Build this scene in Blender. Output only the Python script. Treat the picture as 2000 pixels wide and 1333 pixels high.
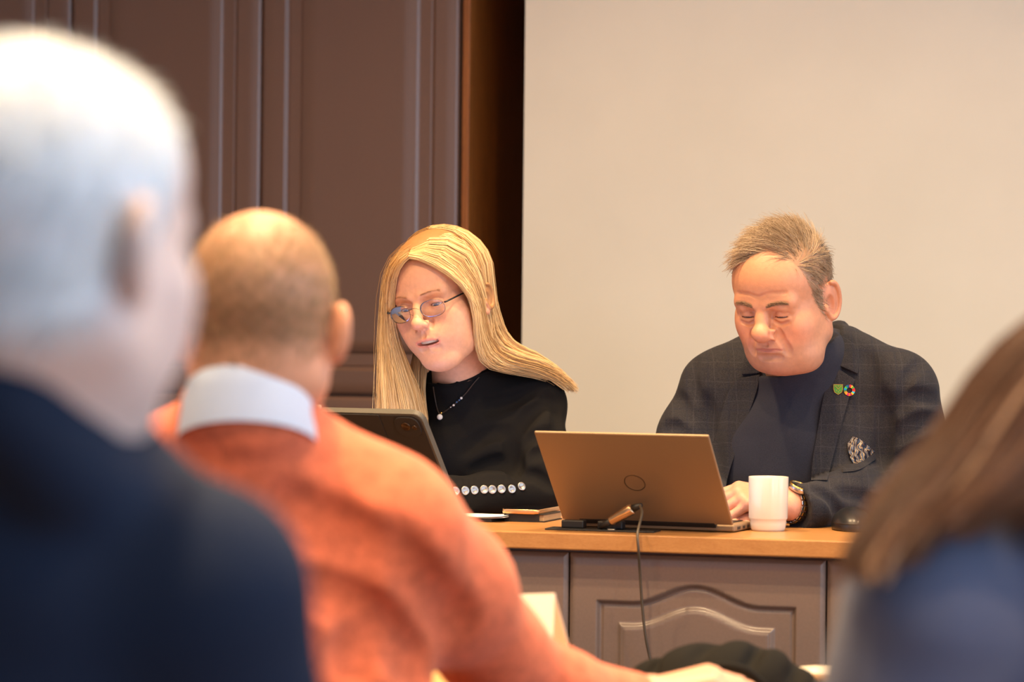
import bpy, bmesh, math, random
import numpy as np
from mathutils import Matrix, Vector
from mathutils.bvhtree import BVHTree
for o in list(bpy.data.objects):
    bpy.data.objects.remove(o)
scene = bpy.context.scene
COL = scene.collection
rng = np.random.default_rng(7)
random.seed(7)

# ------------------------------------------------------------------ camera
F_PX = 5500.0                       # focal length in pixels of the 2000 x 1333 frame
CAM = Vector((0.0, 0.0, 1.15))
ROLL = math.radians(0.6)
cam_d = bpy.data.cameras.new('camera')
cam = bpy.data.objects.new('camera', cam_d)
COL.objects.link(cam)
cam_d.sensor_width = 36.0
cam_d.lens = 36.0 * F_PX / 2000.0
cam_d.clip_start = 0.05
cam_d.clip_end = 60
cam.matrix_world = Matrix.Translation(CAM) @ Matrix.Rotation(-ROLL, 4, 'Y') @ Matrix.Rotation(math.pi / 2, 4, 'X')
cam_d.dof.use_dof = True
cam_d.dof.focus_distance = 4.87
cam_d.dof.aperture_fstop = 3.3
cam_d.dof.aperture_blades = 0
scene.camera = cam

# ------------------------------------------------------------------ view, world, lights
scene.view_settings.view_transform = 'Standard'
scene.view_settings.look = 'None'
scene.view_settings.exposure = 0.13
scene.view_settings.gamma = 1.0
scene.view_settings.use_curve_mapping = False
world = bpy.data.worlds.new('world')
scene.world = world
world.use_nodes = True
bg = world.node_tree.nodes['Background']
bg.inputs[0].default_value = (0.62, 0.80, 1.0, 1)
bg.inputs[1].default_value = 0.35

# the room is turned a little against the camera: u runs along the desk, v away from the camera
TANA = 0.29
ALPHA = math.atan(TANA)
CA, SA = math.cos(ALPHA), math.sin(ALPHA)
ORG = (0.0, 4.52)
def W(u, v, z=0.0):
    return Vector((ORG[0] + u * CA + v * SA, ORG[1] - u * SA + v * CA, z))

def area_light(name, loc, aim, size, power, color, size_y=None, spread=180):
    l = bpy.data.lights.new(name, 'AREA')
    l.energy = power
    l.color = color
    l.size = size
    if size_y:
        l.shape = 'RECTANGLE'
        l.size_y = size_y
    else:
        l.shape = 'DISK'
    l.spread = math.radians(spread)
    o = bpy.data.objects.new(name, l)
    COL.objects.link(o)
    o.location = loc
    o.rotation_euler = (Vector(aim) - Vector(loc)).to_track_quat('-Z', 'Y').to_euler()
    return o

WARM = (1.0, 0.69, 0.38)
COOL = (0.52, 0.74, 1.0)
CEIL = 2.9
# ceiling downlights in two rows
for u, v, p in ((-0.95, -1.10, 20), (0.14, -1.40, 30), (1.15, -1.10, 18),
                (-0.36, -0.02, 22), (0.44, 0.02, 19), (1.5, -0.02, 12),
                (-0.6, -2.70, 12), (0.5, -2.70, 25), (1.6, -2.70, 12)):
    w = W(u, v, CEIL - 0.03)
    area_light('downlight', w, (w.x, w.y, 0), 0.11, p, WARM, spread=125)
# daylight windows of the right-hand wall and of the wall behind the camera
for v, p in ((-3.3, 42), (-1.5, 26), (0.3, 26)):
    a = W(3.05, v, 1.65)
    area_light('window_daylight', a, W(0, v, 1.5), 1.3, p, COOL, 1.6)
for u in (-1.3, 0.5):
    a = W(u, -5.9, 1.7)
    area_light('window_daylight', a, W(u, 0, 1.2), 1.3, 10, COOL, 1.5)

# ------------------------------------------------------------------ pixel helpers (a pixel at a chosen distance -> a point)
CR, SR = math.cos(ROLL), math.sin(ROLL)
def P(px, py, Y):
    r = (px - 1000.0) / F_PX
    u = (666.5 - py) / F_PX
    a = r * CR - u * SR
    b = r * SR + u * CR
    return np.array([a * Y, Y, 1.15 + b * Y])
def pix(p):
    p = np.asarray(p)
    a = p[..., 0] / p[..., 1]
    b = (p[..., 2] - 1.15) / p[..., 1]
    return 1000 + F_PX * (a * CR + b * SR), 666.5 - F_PX * (-a * SR + b * CR)

# ------------------------------------------------------------------ materials
def lin(c):
    return tuple((x / 12.92 if x <= 0.04045 else ((x + 0.055) / 1.055) ** 2.4) for x in c)
def rgb(r, g, b):
    return lin((r / 255.0, g / 255.0, b / 255.0)) + (1.0,)
MATS = {}
class NT:
    """small node-tree writer"""
    def __init__(s, name):
        s.m = bpy.data.materials.new(name)
        s.m.use_nodes = True
        s.t = s.m.node_tree
        s.b = s.t.nodes['Principled BSDF']
        s.out = s.t.nodes['Material Output']
    def n(s, typ, **kw):
        x = s.t.nodes.new(typ)
        for k, v in kw.items():
            if k.startswith('_'):
                setattr(x, k[1:], v)
            else:
                x.inputs[k.replace('0', ' ')].default_value = v
        return x
    def l(s, a, b):
        s.t.links.new(a, b)
    def coord(s, kind='Object'):
        return s.n('ShaderNodeTexCoord').outputs[kind]
    def math(s, op, a, b=None, c=None):
        x = s.n('ShaderNodeMath', _operation=op)
        for i, q in enumerate((a, b, c)):
            if q is None:
                continue
            if hasattr(q, 'links') or hasattr(q, 'is_linked'):
                s.l(q, x.inputs[i])
            else:
                x.inputs[i].default_value = q
        return x.outputs[0]
    def noise(s, scale, detail=3, rough=0.5, stretch=None, co=None):
        co = co or s.coord()
        if stretch:
            mp = s.n('ShaderNodeMapping')
            mp.inputs['Scale'].default_value = stretch
            s.l(co, mp.inputs[0])
            co = mp.outputs[0]
        x = s.n('ShaderNodeTexNoise')
        x.inputs['Scale'].default_value = scale
        x.inputs['Detail'].default_value = detail
        x.inputs['Roughness'].default_value = rough
        s.l(co, x.inputs['Vector'])
        return x.outputs['Fac']
    def ramp(s, fac, stops):
        x = s.n('ShaderNodeValToRGB')
        e = x.color_ramp.elements
        while len(e) < len(stops):
            e.new(0.5)
        for q, (p, c) in zip(e, stops):
            q.position = p
            q.color = c
        s.l(fac, x.inputs[0])
        return x.outputs[0]
    def mix(s, fac, a, b, mode='MIX'):
        x = s.n('ShaderNodeMix', _data_type='RGBA', _blend_type=mode)
        for sock, q in ((x.inputs['Factor'], fac), (x.inputs[6], a), (x.inputs[7], b)):
            if hasattr(q, 'is_linked'):
                s.l(q, sock)
            else:
                sock.default_value = q
        return x.outputs[2]
    def bump(s, h, strength=0.3, dist=0.001):
        x = s.n('ShaderNodeBump')
        x.inputs['Strength'].default_value = strength
        x.inputs['Distance'].default_value = dist
        s.l(h, x.inputs['Height'])
        s.l(x.outputs[0], s.b.inputs['Normal'])
    def set(s, **kw):
        for k, v in kw.items():
            s.b.inputs[k.replace('_', ' ')].default_value = v
        return s
    def base(s, v):
        if hasattr(v, 'is_linked'):
            s.l(v, s.b.inputs['Base Color'])
        else:
            s.b.inputs['Base Color'].default_value = v

def sc(c, k):
    return (c[0] * k, c[1] * k, c[2] * k, 1)
def plain(name, c, rough=0.5, metal=0.0, var=0.06, scale=40, **kw):
    t = NT(name)
    t.base(t.ramp(t.noise(scale), [(0.3, sc(c, 1 - var)), (0.7, sc(c, 1 + var))]))
    t.set(Roughness=rough, Metallic=metal, **kw)
    return t.m
def wood(name, c1, c2, rough=0.35, stretch=(1.2, 14, 14), rz=0):
    t = NT(name)
    co = t.coord()
    mp = t.n('ShaderNodeMapping')
    mp.inputs['Rotation'].default_value = (0, 0, rz)
    t.l(co, mp.inputs[0])
    n1 = t.noise(6, 6, 0.65, stretch, mp.outputs[0])
    n2 = t.noise(45, 3, 0.6, stretch, mp.outputs[0])
    mx = t.math('MULTIPLY_ADD', n2, 0.45, t.math('MULTIPLY', n1, 0.6))
    t.base(t.ramp(mx, [(0.36, c1), (0.66, c2)]))
    t.set(Roughness=rough)
    t.bump(n2, 0.08, 0.0005)
    return t.m
def cloth(name, c, rough=0.9, var=0.18, weave=900, sheen=0.15, bump=0.25, big=6):
    t = NT(name)
    n1 = t.noise(big, 4)
    n2 = t.noise(weave, 2)
    mx = t.math('MULTIPLY_ADD', n2, 0.5, t.math('MULTIPLY', n1, 0.5))
    t.base(t.ramp(mx, [(0.35, sc(c, 1 - var)), (0.65, sc(c, 1 + var))]))
    t.set(Roughness=rough, Sheen_Weight=sheen, Specular_IOR_Level=0.2)
    t.bump(n2, bump, 0.001)
    return t.m
def attr_mat(name, rough, sss=0.0, noise=0.06, nscale=60, bump=0.0, bscale=500, **kw):
    """colour from the 'Col' attribute, broken up by noise"""
    t = NT(name)
    a = t.n('ShaderNodeAttribute', _attribute_name='Col')
    n = t.noise(nscale, 4)
    g = t.ramp(n, [(0.3, (1 - noise, 1 - noise, 1 - noise, 1)), (0.7, (1 + noise, 1 + noise, 1 + noise, 1))])
    t.base(t.mix(1.0, a.outputs['Color'], g, 'MULTIPLY'))
    t.set(Roughness=rough, **kw)
    if sss:
        t.b.inputs['Subsurface Weight'].default_value = sss
        t.b.inputs['Subsurface Radius'].default_value = (1.0, 0.35, 0.2)
        t.b.inputs['Subsurface Scale'].default_value = 0.006
    if bump:
        t.bump(t.noise(bscale, 2), bump, 0.0006)
    return t.m

M = {}
M['cabinet'] = plain('cabinet_paint', rgb(106, 79, 67), 0.34, var=0.05, scale=220, Coat_Weight=0.5, Coat_Roughness=0.28)
M['deskfront'] = plain('desk_front_paint', rgb(118, 102, 94), 0.34, var=0.05, scale=220, Coat_Weight=0.4, Coat_Roughness=0.30)
M['darkwood'] = wood('dark_stained_wood', rgb(112, 62, 24), rgb(150, 90, 38), 0.4, (14, 14, 1.2))
M['desktop'] = wood('desk_top_wood', rgb(166, 114, 64), rgb(184, 134, 80), 0.30, (1.0, 12, 12), ALPHA)
M['tablewood'] = wood('pale_table_wood', rgb(205, 160, 104), rgb(220, 180, 124), 0.35, (1.0, 12, 12), ALPHA)
t = NT('white_wall_paint')
t.base(t.ramp(t.noise(3.5, 4), [(0.3, rgb(218, 213, 200)), (0.7, rgb(224, 219, 206))]))
t.set(Roughness=0.75)
t.bump(t.noise(300, 2), 0.05, 0.0005)
M['wall'] = t.m
M['floor'] = wood('floor_wood', rgb(120, 84, 52), rgb(150, 108, 70), 0.4, (1.5, 10, 1))
M['ceiling'] = plain('ceiling_paint', rgb(225, 220, 210), 0.9)
M['carpet'] = cloth('platform_carpet', rgb(92, 84, 80))

# ------------------------------------------------------------------ mesh helpers
def mesh_np(name, V, faces_list, col=None, smooth=True):
    """faces_list: list of int arrays (n,3) or (n,4)"""
    me = bpy.data.meshes.new(name)
    V = np.asarray(V, np.float32)
    me.vertices.add(len(V))
    me.vertices.foreach_set('co', V.ravel())
    loops = np.concatenate([np.asarray(f, np.int32).ravel() for f in faces_list])
    tot = np.concatenate([np.full(len(f), np.asarray(f).shape[1], np.int32) for f in faces_list])
    st = np.concatenate([[0], np.cumsum(tot)[:-1]]).astype(np.int32)
    me.loops.add(len(loops))
    me.loops.foreach_set('vertex_index', loops)
    me.polygons.add(len(tot))
    me.polygons.foreach_set('loop_start', st)
    me.polygons.foreach_set('loop_total', tot)
    me.polygons.foreach_set('use_smooth', np.full(len(tot), smooth, bool))
    me.update(calc_edges=True)
    if col is not None:
        a = me.color_attributes.new('Col', 'FLOAT_COLOR', 'POINT')
        c = np.ones((len(V), 4), np.float32)
        c[:, :3] = np.asarray(col)[:, :3]
        a.data.foreach_set('color', c.ravel())
    return me

def link(name, me, mat, parent=None, kind=None):
    o = bpy.data.objects.new(name, me)
    COL.objects.link(o)
    if mat is not None and len(me.materials) == 0:
        me.materials.append(mat)
    if parent is not None:
        o.parent = parent
        o.matrix_parent_inverse = parent.matrix_world.inverted()
    if kind:
        o['kind'] = kind
    return o
def tag(o, label, cat, group=None):
    o['label'] = label
    o['category'] = cat
    if group:
        o['group'] = group
    return o
def thing(name, label, cat, loc, rz=0.0, group=None):
    o = bpy.data.objects.new(name, None)
    COL.objects.link(o)
    o.matrix_world = Matrix.Translation(Vector(loc)) @ Matrix.Rotation(rz, 4, 'Z')
    o.empty_display_size = 0.1
    return tag(o, label, cat, group)

def bm_mesh(bm, name, smooth=False):
    me = bpy.data.meshes.new(name)
    bmesh.ops.recalc_face_normals(bm, faces=bm.faces)
    for f in bm.faces:
        f.smooth = smooth
    bm.to_mesh(me)
    bm.free()
    return me
def box_bm(x0, x1, y0, y1, z0, z1, bevel=0.0, seg=2, bm=None):
    b = bmesh.new()
    vs = [b.verts.new((x, y, z)) for x in (x0, x1) for y in (y0, y1) for z in (z0, z1)]
    for q in ((0, 1, 3, 2), (4, 6, 7, 5), (0, 4, 5, 1), (2, 3, 7, 6), (0, 2, 6, 4), (1, 5, 7, 3)):
        b.faces.new([vs[i] for i in q])
    bmesh.ops.recalc_face_normals(b, faces=b.faces)
    if bevel:
        bmesh.ops.bevel(b, geom=list(b.edges), offset=bevel, segments=seg, profile=0.5, affect='EDGES')
    if bm is None:
        return b
    tmp = bpy.data.meshes.new('tmp')
    b.to_mesh(tmp)
    b.free()
    bm.from_mesh(tmp)
    bpy.data.meshes.remove(tmp)
    return bm
def lathe_bm(profile, n=48):
    b = bmesh.new()
    rings = []
    for r, z in profile:
        if r < 1e-6:
            rings.append([b.verts.new((0, 0, z))])
        else:
            rings.append([b.verts.new((r * math.cos(2 * math.pi * i / n), r * math.sin(2 * math.pi * i / n), z)) for i in range(n)])
    for A, B in zip(rings, rings[1:]):
        for i in range(n):
            j = (i + 1) % n
            if len(A) == 1 and len(B) > 1:
                b.faces.new((A[0], B[j], B[i]))
            elif len(B) == 1 and len(A) > 1:
                b.faces.new((A[i], A[j], B[0]))
            elif len(A) > 1:
                b.faces.new((A[i], A[j], B[j], B[i]))
    return b
def smooth_path(pts, n):
    """Catmull-Rom through the points, n samples"""
    p = np.asarray(pts, float)
    q = np.vstack([2 * p[0] - p[1], p, 2 * p[-1] - p[-2]])
    t = np.linspace(0, len(p) - 1 - 1e-6, n)
    i = t.astype(int)
    f = (t - i)[:, None]
    a, b, c, d = q[i], q[i + 1], q[i + 2], q[i + 3]
    return 0.5 * (2 * b + (c - a) * f + (2 * a - 5 * b + 4 * c - d) * f ** 2 + (3 * b - a - 3 * c + d) * f ** 3)
def tubes(paths, radii, sides=3, cols=None, cap=False):
    """paths (n,m,3); radii (n,m) -> V, faces, colours"""
    paths = np.asarray(paths, float)
    n, m, _ = paths.shape
    radii = np.broadcast_to(np.asarray(radii, float), (n, m))
    T = np.gradient(paths, axis=1)
    T /= np.linalg.norm(T, axis=2, keepdims=True) + 1e-12
    ref = np.where(np.abs(T[..., 2:3]) < 0.9, np.array([0, 0, 1.0]), np.array([1.0, 0, 0]))
    # keep one reference per path so that tubes do not twist
    mean_t = np.abs(T).mean(axis=1)
    pick = np.argmin(mean_t, axis=1)
    ref = np.eye(3)[pick][:, None, :]
    A = np.cross(T, ref)
    A /= np.linalg.norm(A, axis=2, keepdims=True) + 1e-12
    B = np.cross(T, A)
    ang = np.arange(sides) * 2 * math.pi / sides
    V = (paths[:, :, None, :] + radii[:, :, None, None] * (np.cos(ang)[None, None, :, None] * A[:, :, None, :] + np.sin(ang)[None, None, :, None] * B[:, :, None, :]))
    idx = np.arange(n * m * sides).reshape(n, m, sides)
    a = idx[:, :-1, :]
    b = np.roll(idx, -1, axis=2)[:, :-1, :]
    c = np.roll(idx, -1, axis=2)[:, 1:, :]
    d = idx[:, 1:, :]
    Q = np.stack([a, d, c, b], -1).reshape(-1, 4)
    out = [Q]
    if cap:
        for e, rev in ((0, False), (m - 1, True)):
            ring = idx[:, e, :]
            if sides == 4:
                out.append(ring[:, ::-1] if rev else ring)
            else:
                for k in range(1, sides - 1):
                    tri = np.stack([ring[:, 0], ring[:, k], ring[:, k + 1]], -1)
                    out.append(tri[:, ::-1] if rev else tri)
    C = None
    if cols is not None:
        C = np.repeat(np.asarray(cols), m * sides, axis=0)
    return V.reshape(-1, 3), out, C
def tube_obj(name, pts, r, mat, parent=None, n=40, sides=10, kind=None):
    p = smooth_path(pts, n)[None]
    V, Fc, _ = tubes(p, np.broadcast_to(r, (1, n)) if np.ndim(r) else r, sides, cap=True)
    return link(name, mesh_np(name, V, Fc), mat, parent, kind)

# ------------------------------------------------------------------ implicit modelling: smooth unions on a grid, meshed by surface nets
class Vol:
    def __init__(s, lo, hi, h, pad=0.035):
        s.pad = pad
        s.lo = np.asarray(lo, np.float32)
        s.h = h
        s.n = np.ceil((np.asarray(hi) - s.lo) / h).astype(int) + 1
        s.S = np.full(s.n, 0.5, np.float32)
        s.ax = [s.lo[i] + h * np.arange(s.n[i], dtype=np.float32) for i in range(3)]
    def _blk(s, lo, hi):
        a = np.clip(np.floor((np.asarray(lo) - s.lo) / s.h).astype(int), 0, s.n)
        b = np.clip(np.ceil((np.asarray(hi) - s.lo) / s.h).astype(int) + 1, 0, s.n)
        if (b <= a).any():
            return None, None
        sl = tuple(slice(i, j) for i, j in zip(a, b))
        p = (s.ax[0][sl[0]][:, None, None], s.ax[1][sl[1]][None, :, None], s.ax[2][sl[2]][None, None, :])
        return sl, p
    def _put(s, sl, d, k, op):
        a = s.S[sl]
        if op == 'add':
            if k > 0:
                hh = np.maximum(k - np.abs(a - d), 0) / k
                s.S[sl] = np.minimum(a, d) - hh * hh * (k * 0.25)
            else:
                s.S[sl] = np.minimum(a, d)
        else:
            d = -d
            if k > 0:
                hh = np.maximum(k - np.abs(a - d), 0) / k
                s.S[sl] = np.maximum(a, d) + hh * hh * (k * 0.25)
            else:
                s.S[sl] = np.maximum(a, d)
    def ell(s, c, r, k=0.01, R=None, op='add'):
        c = np.asarray(c, np.float32)
        r = np.asarray(r, np.float32) * np.ones(3, np.float32)
        m = (r.max() if R is not None else r) + max(k, s.pad) + 3 * s.h
        sl, p = s._blk(c - m, c + m)
        if sl is None:
            return
        x, y, z = p[0] - c[0], p[1] - c[1], p[2] - c[2]
        if R is not None:
            R = np.asarray(R, np.float32)
            x, y, z = (R[0, i] * x + R[1, i] * y + R[2, i] * z for i in range(3))
        k0 = np.sqrt((x / r[0]) ** 2 + (y / r[1]) ** 2 + (z / r[2]) ** 2)
        k1 = np.sqrt((x / r[0] ** 2) ** 2 + (y / r[1] ** 2) ** 2 + (z / r[2] ** 2) ** 2) + 1e-6
        s._put(sl, k0 * (k0 - 1) / k1, k, op)
    def cap(s, a, b, ra, rb=None, k=0.01, op='add'):
        rb = ra if rb is None else rb
        a = np.asarray(a, np.float32)
        b = np.asarray(b, np.float32)
        m = max(ra, rb) + max(k, s.pad if op == 'add' else 0) + 3 * s.h
        sl, p = s._blk(np.minimum(a, b) - m, np.maximum(a, b) + m)
        if sl is None:
            return
        e = b - a
        L = float(e @ e) + 1e-9
        x, y, z = p[0] - a[0], p[1] - a[1], p[2] - a[2]
        t = np.clip((x * e[0] + y * e[1] + z * e[2]) / L, 0, 1)
        d = np.sqrt((x - t * e[0]) ** 2 + (y - t * e[1]) ** 2 + (z - t * e[2]) ** 2) - (ra + (rb - ra) * t)
        s._put(sl, d, k, op)
    def chain(s, pts, rad, k=0.01, op='add'):
        rad = np.ones(len(pts)) * rad
        for i in range(len(pts) - 1):
            s.cap(pts[i], pts[i + 1], float(rad[i]), float(rad[i + 1]), k, op)
    def front(s, x, z):
        """depth of the frontmost surface (lowest y) above the point x, z"""
        i = int(np.clip(round((x - s.lo[0]) / s.h), 0, s.n[0] - 1))
        k = int(np.clip(round((z - s.lo[2]) / s.h), 0, s.n[2] - 1))
        c = s.S[i, :, k]
        j = np.flatnonzero(c < 0)
        if len(j) == 0:
            return None
        j = j[0]
        if j == 0:
            return float(s.ax[1][0])
        t = c[j - 1] / (c[j - 1] - c[j])
        return float(s.ax[1][j - 1] + t * s.h)
    def crease(s, pts, depth, width, k=0.003, sign='sub', n=24):
        """soft furrow (sub) or ridge (add) along an x, z polyline on the front surface"""
        p = smooth_path([(a, 0, b) for a, b in pts], n)
        q, r = [], []
        for i, (x, _, z) in enumerate(p):
            y = s.front(x, z)
            if y is None:
                continue
            t = math.sin(math.pi * (i + 0.8) / (n + 0.6)) ** 0.6
            d = depth * t
            q.append((x, y - width + d if sign == 'sub' else y + width - d, z))
            r.append(width)
        s.chain(q, np.array(r), k, sign)
    def grid(s):
        return s.ax[0][:, None, None], s.ax[1][None, :, None], s.ax[2][None, None, :]
    def disp(s, f):
        x, y, z = s.grid()
        near = np.abs(s.S) < 0.04
        s.S = np.where(near, s.S + f(x, y, z), s.S).astype(np.float32)
    def carve_px(s, poly, ymax, soft=0.004):
        """cut away what lies, seen from the front, inside a pixel polygon and nearer than ymax"""
        x, y, z = s.grid()
        a = x / y
        b = (z - 1.15) / y
        px = (1000 + F_PX * (a * CR + b * SR)).astype(np.float32)
        py = (666.5 - F_PX * (-a * SR + b * CR)).astype(np.float32)
        poly = np.asarray(poly, np.float32)
        d = np.full(px.shape, 1e9, np.float32)
        ins = np.zeros(px.shape, bool)
        for i in range(len(poly)):
            A, B = poly[i], poly[(i + 1) % len(poly)]
            e = B - A
            t = np.clip(((px - A[0]) * e[0] + (py - A[1]) * e[1]) / (e @ e), 0, 1)
            d = np.minimum(d, (px - A[0] - t * e[0]) ** 2 + (py - A[1] - t * e[1]) ** 2)
            c = ((A[1] > py) != (B[1] > py))
            xi = A[0] + (py - A[1]) * (e[0] / (e[1] if abs(e[1]) > 1e-6 else 1e-6))
            ins ^= c & (px < xi)
        d = np.sqrt(d) * np.where(ins, -1, 1) / 1130.0
        d = np.maximum(d, (y - ymax) * np.ones_like(d))
        s._put((slice(None),) * 3, d.astype(np.float32), soft, 'sub')
    def mesh(s, M4=None):
        S = s.S.copy()
        # close the volume at the border of the grid
        for ax in range(3):
            for e in (0, -1):
                sl = [slice(None)] * 3
                sl[ax] = e
                S[tuple(sl)] = np.maximum(S[tuple(sl)], s.h * 0.3)
        ins = S < 0
        c = [ins[i:ins.shape[0] - 1 + i, j:ins.shape[1] - 1 + j, k:ins.shape[2] - 1 + k] for i in (0, 1) for j in (0, 1) for k in (0, 1)]
        cnt = sum(q.astype(np.int8) for q in c)
        act = np.argwhere((cnt > 0) & (cnt < 8))
        idx = np.full(cnt.shape, -1, np.int32)
        idx[tuple(act.T)] = np.arange(len(act))
        off = np.array([(i, j, k) for i in (0, 1) for j in (0, 1) for k in (0, 1)])
        val = np.stack([S[tuple((act + o).T)] for o in off], 1)
        acc = np.zeros((len(act), 3))
        num = np.zeros(len(act))
        for i in range(8):
            for j in range(i + 1, 8):
                if np.abs(off[i] - off[j]).sum() != 1:
                    continue
                cr = (val[:, i] < 0) != (val[:, j] < 0)
                t = np.where(cr, val[:, i] / np.where(cr, val[:, i] - val[:, j], 1), 0)[:, None]
                acc += np.where(cr[:, None], off[i] + t * (off[j] - off[i]), 0)
                num += cr
        V = (act + acc / num[:, None]) * s.h + s.lo
        Q = []
        for ax in range(3):
            a, b = [q for q in range(3) if q != ax]
            lo = [slice(1, -1)] * 3
            lo[ax] = slice(0, -1)
            hi = list(lo)
            hi[ax] = slice(1, None)
            s0 = ins[tuple(lo)]
            s1 = ins[tuple(hi)]
            e = np.argwhere(s0 != s1)
            flip = s0[tuple(e.T)]
            e = e + np.array([0 if q == ax else 1 for q in range(3)])
            def cell(da, db):
                q = e.copy()
                q[:, a] -= da
                q[:, b] -= db
                return idx[tuple(q.T)]
            q = np.stack([cell(0, 0), cell(1, 0), cell(1, 1), cell(0, 1)], 1)
            if ax == 1:
                flip = ~flip
            q = np.where(flip[:, None], q, q[:, ::-1])
            Q.append(q)
        Q = np.concatenate(Q)
        Q = Q[(Q >= 0).all(1)]
        s.V0 = V
        return V, Q
def bvh_of(V, Q):
    return BVHTree.FromPolygons([tuple(v) for v in V.tolist()], Q.tolist())
def cast(bvh, px, py):
    """surface point and normal seen at a pixel"""
    d = Vector(P(px, py, 1.0)) - CAM
    d.normalize()
    loc, nor, i, dist = bvh.ray_cast(CAM, d)
    if loc is None:
        return None, None
    if nor.dot(d) > 0:
        nor = -nor
    return np.array(loc), np.array(nor)
def crease_px(v, bvh, pts, depth, width, k=0.012, sign='sub', n=18):
    """soft furrow or ridge along a pixel polyline on a surface"""
    p = smooth_path([(a, b, 0) for a, b in pts], n)
    q = []
    for i in range(n):
        c, nn = cast(bvh, p[i][0], p[i][1])
        if c is None:
            continue
        t = math.sin(math.pi * (i + 0.7) / (n + 0.4)) ** 0.7
        d = depth * t
        q.append(c + nn * (width - d) if sign == 'sub' else c - nn * (width - d))
    if len(q) > 1:
        v.chain(q, width, k, sign)
def rotm(yaw, pitch, roll):
    return np.array(Matrix.Rotation(math.radians(yaw), 3, 'Z') @ Matrix.Rotation(math.radians(roll), 3, 'Y') @ Matrix.Rotation(math.radians(pitch), 3, 'X'))
def unit(v):
    v = np.asarray(v, float)
    return v / np.linalg.norm(v)
def wob(x, y, z, f, s=0):
    return (np.sin(f * (x * 1.0 + y * 0.6 + z * 0.3) + s) * np.sin(f * (y * 0.9 - x * 0.4 + z * 0.5) + 1.7 * s + 1) + np.sin(f * 1.7 * (z * 0.8 + x * 0.5 - y * 0.2) + 2.1 * s) * 0.6)
# ================================================================== the room
def room_box(name, u0, u1, v0, v1, z0, z1, mat, bevel=0.0, kind='structure', parent=None):
    o = link(name, bm_mesh(box_bm(u0, u1, v0, v1, z0, z1, bevel), name), mat, None, kind)
    o.matrix_world = Matrix.Translation(W(0, 0, 0)) @ Matrix.Rotation(-ALPHA, 4, 'Z')
    if parent is not None:
        mw = o.matrix_world.copy()
        o.parent = parent
        o.matrix_parent_inverse = parent.matrix_world.inverted()
        o.matrix_world = mw
    return o
ROOM = Matrix.Translation(W(0, 0, 0)) @ Matrix.Rotation(-ALPHA, 4, 'Z')
FLOOR = -0.06
room_box('floor', -3.2, 3.2, -6.2, 2.3, -0.16, FLOOR, M['floor'])
pf = room_box('platform', -3.2, 3.2, -0.20, 2.0, FLOOR, 0.10, M['carpet'], 0.004)
room_box('ceiling', -3.2, 3.2, -6.2, 2.3, CEIL, CEIL + 0.1, M['ceiling'])
room_box('wall_left', -3.3, -3.2, -6.2, 2.3, -0.1, CEIL, M['wall'])
room_box('wall_right', 3.2, 3.3, -6.2, 2.3, -0.1, CEIL, M['wall'])
room_box('wall_rear', -3.3, 3.3, -6.3, -6.2, -0.1, CEIL, M['wall'])
VC = 1.45                                   # front of the cupboards and of the white wall
room_box('wall_back', -0.3985, 3.2, VC, VC + 0.16, 0.1, CEIL, M['wall'])
room_box('wall_niche', -3.2, 3.2, 2.0, 2.1, 0.0, CEIL, M['darkwood'])

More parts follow.
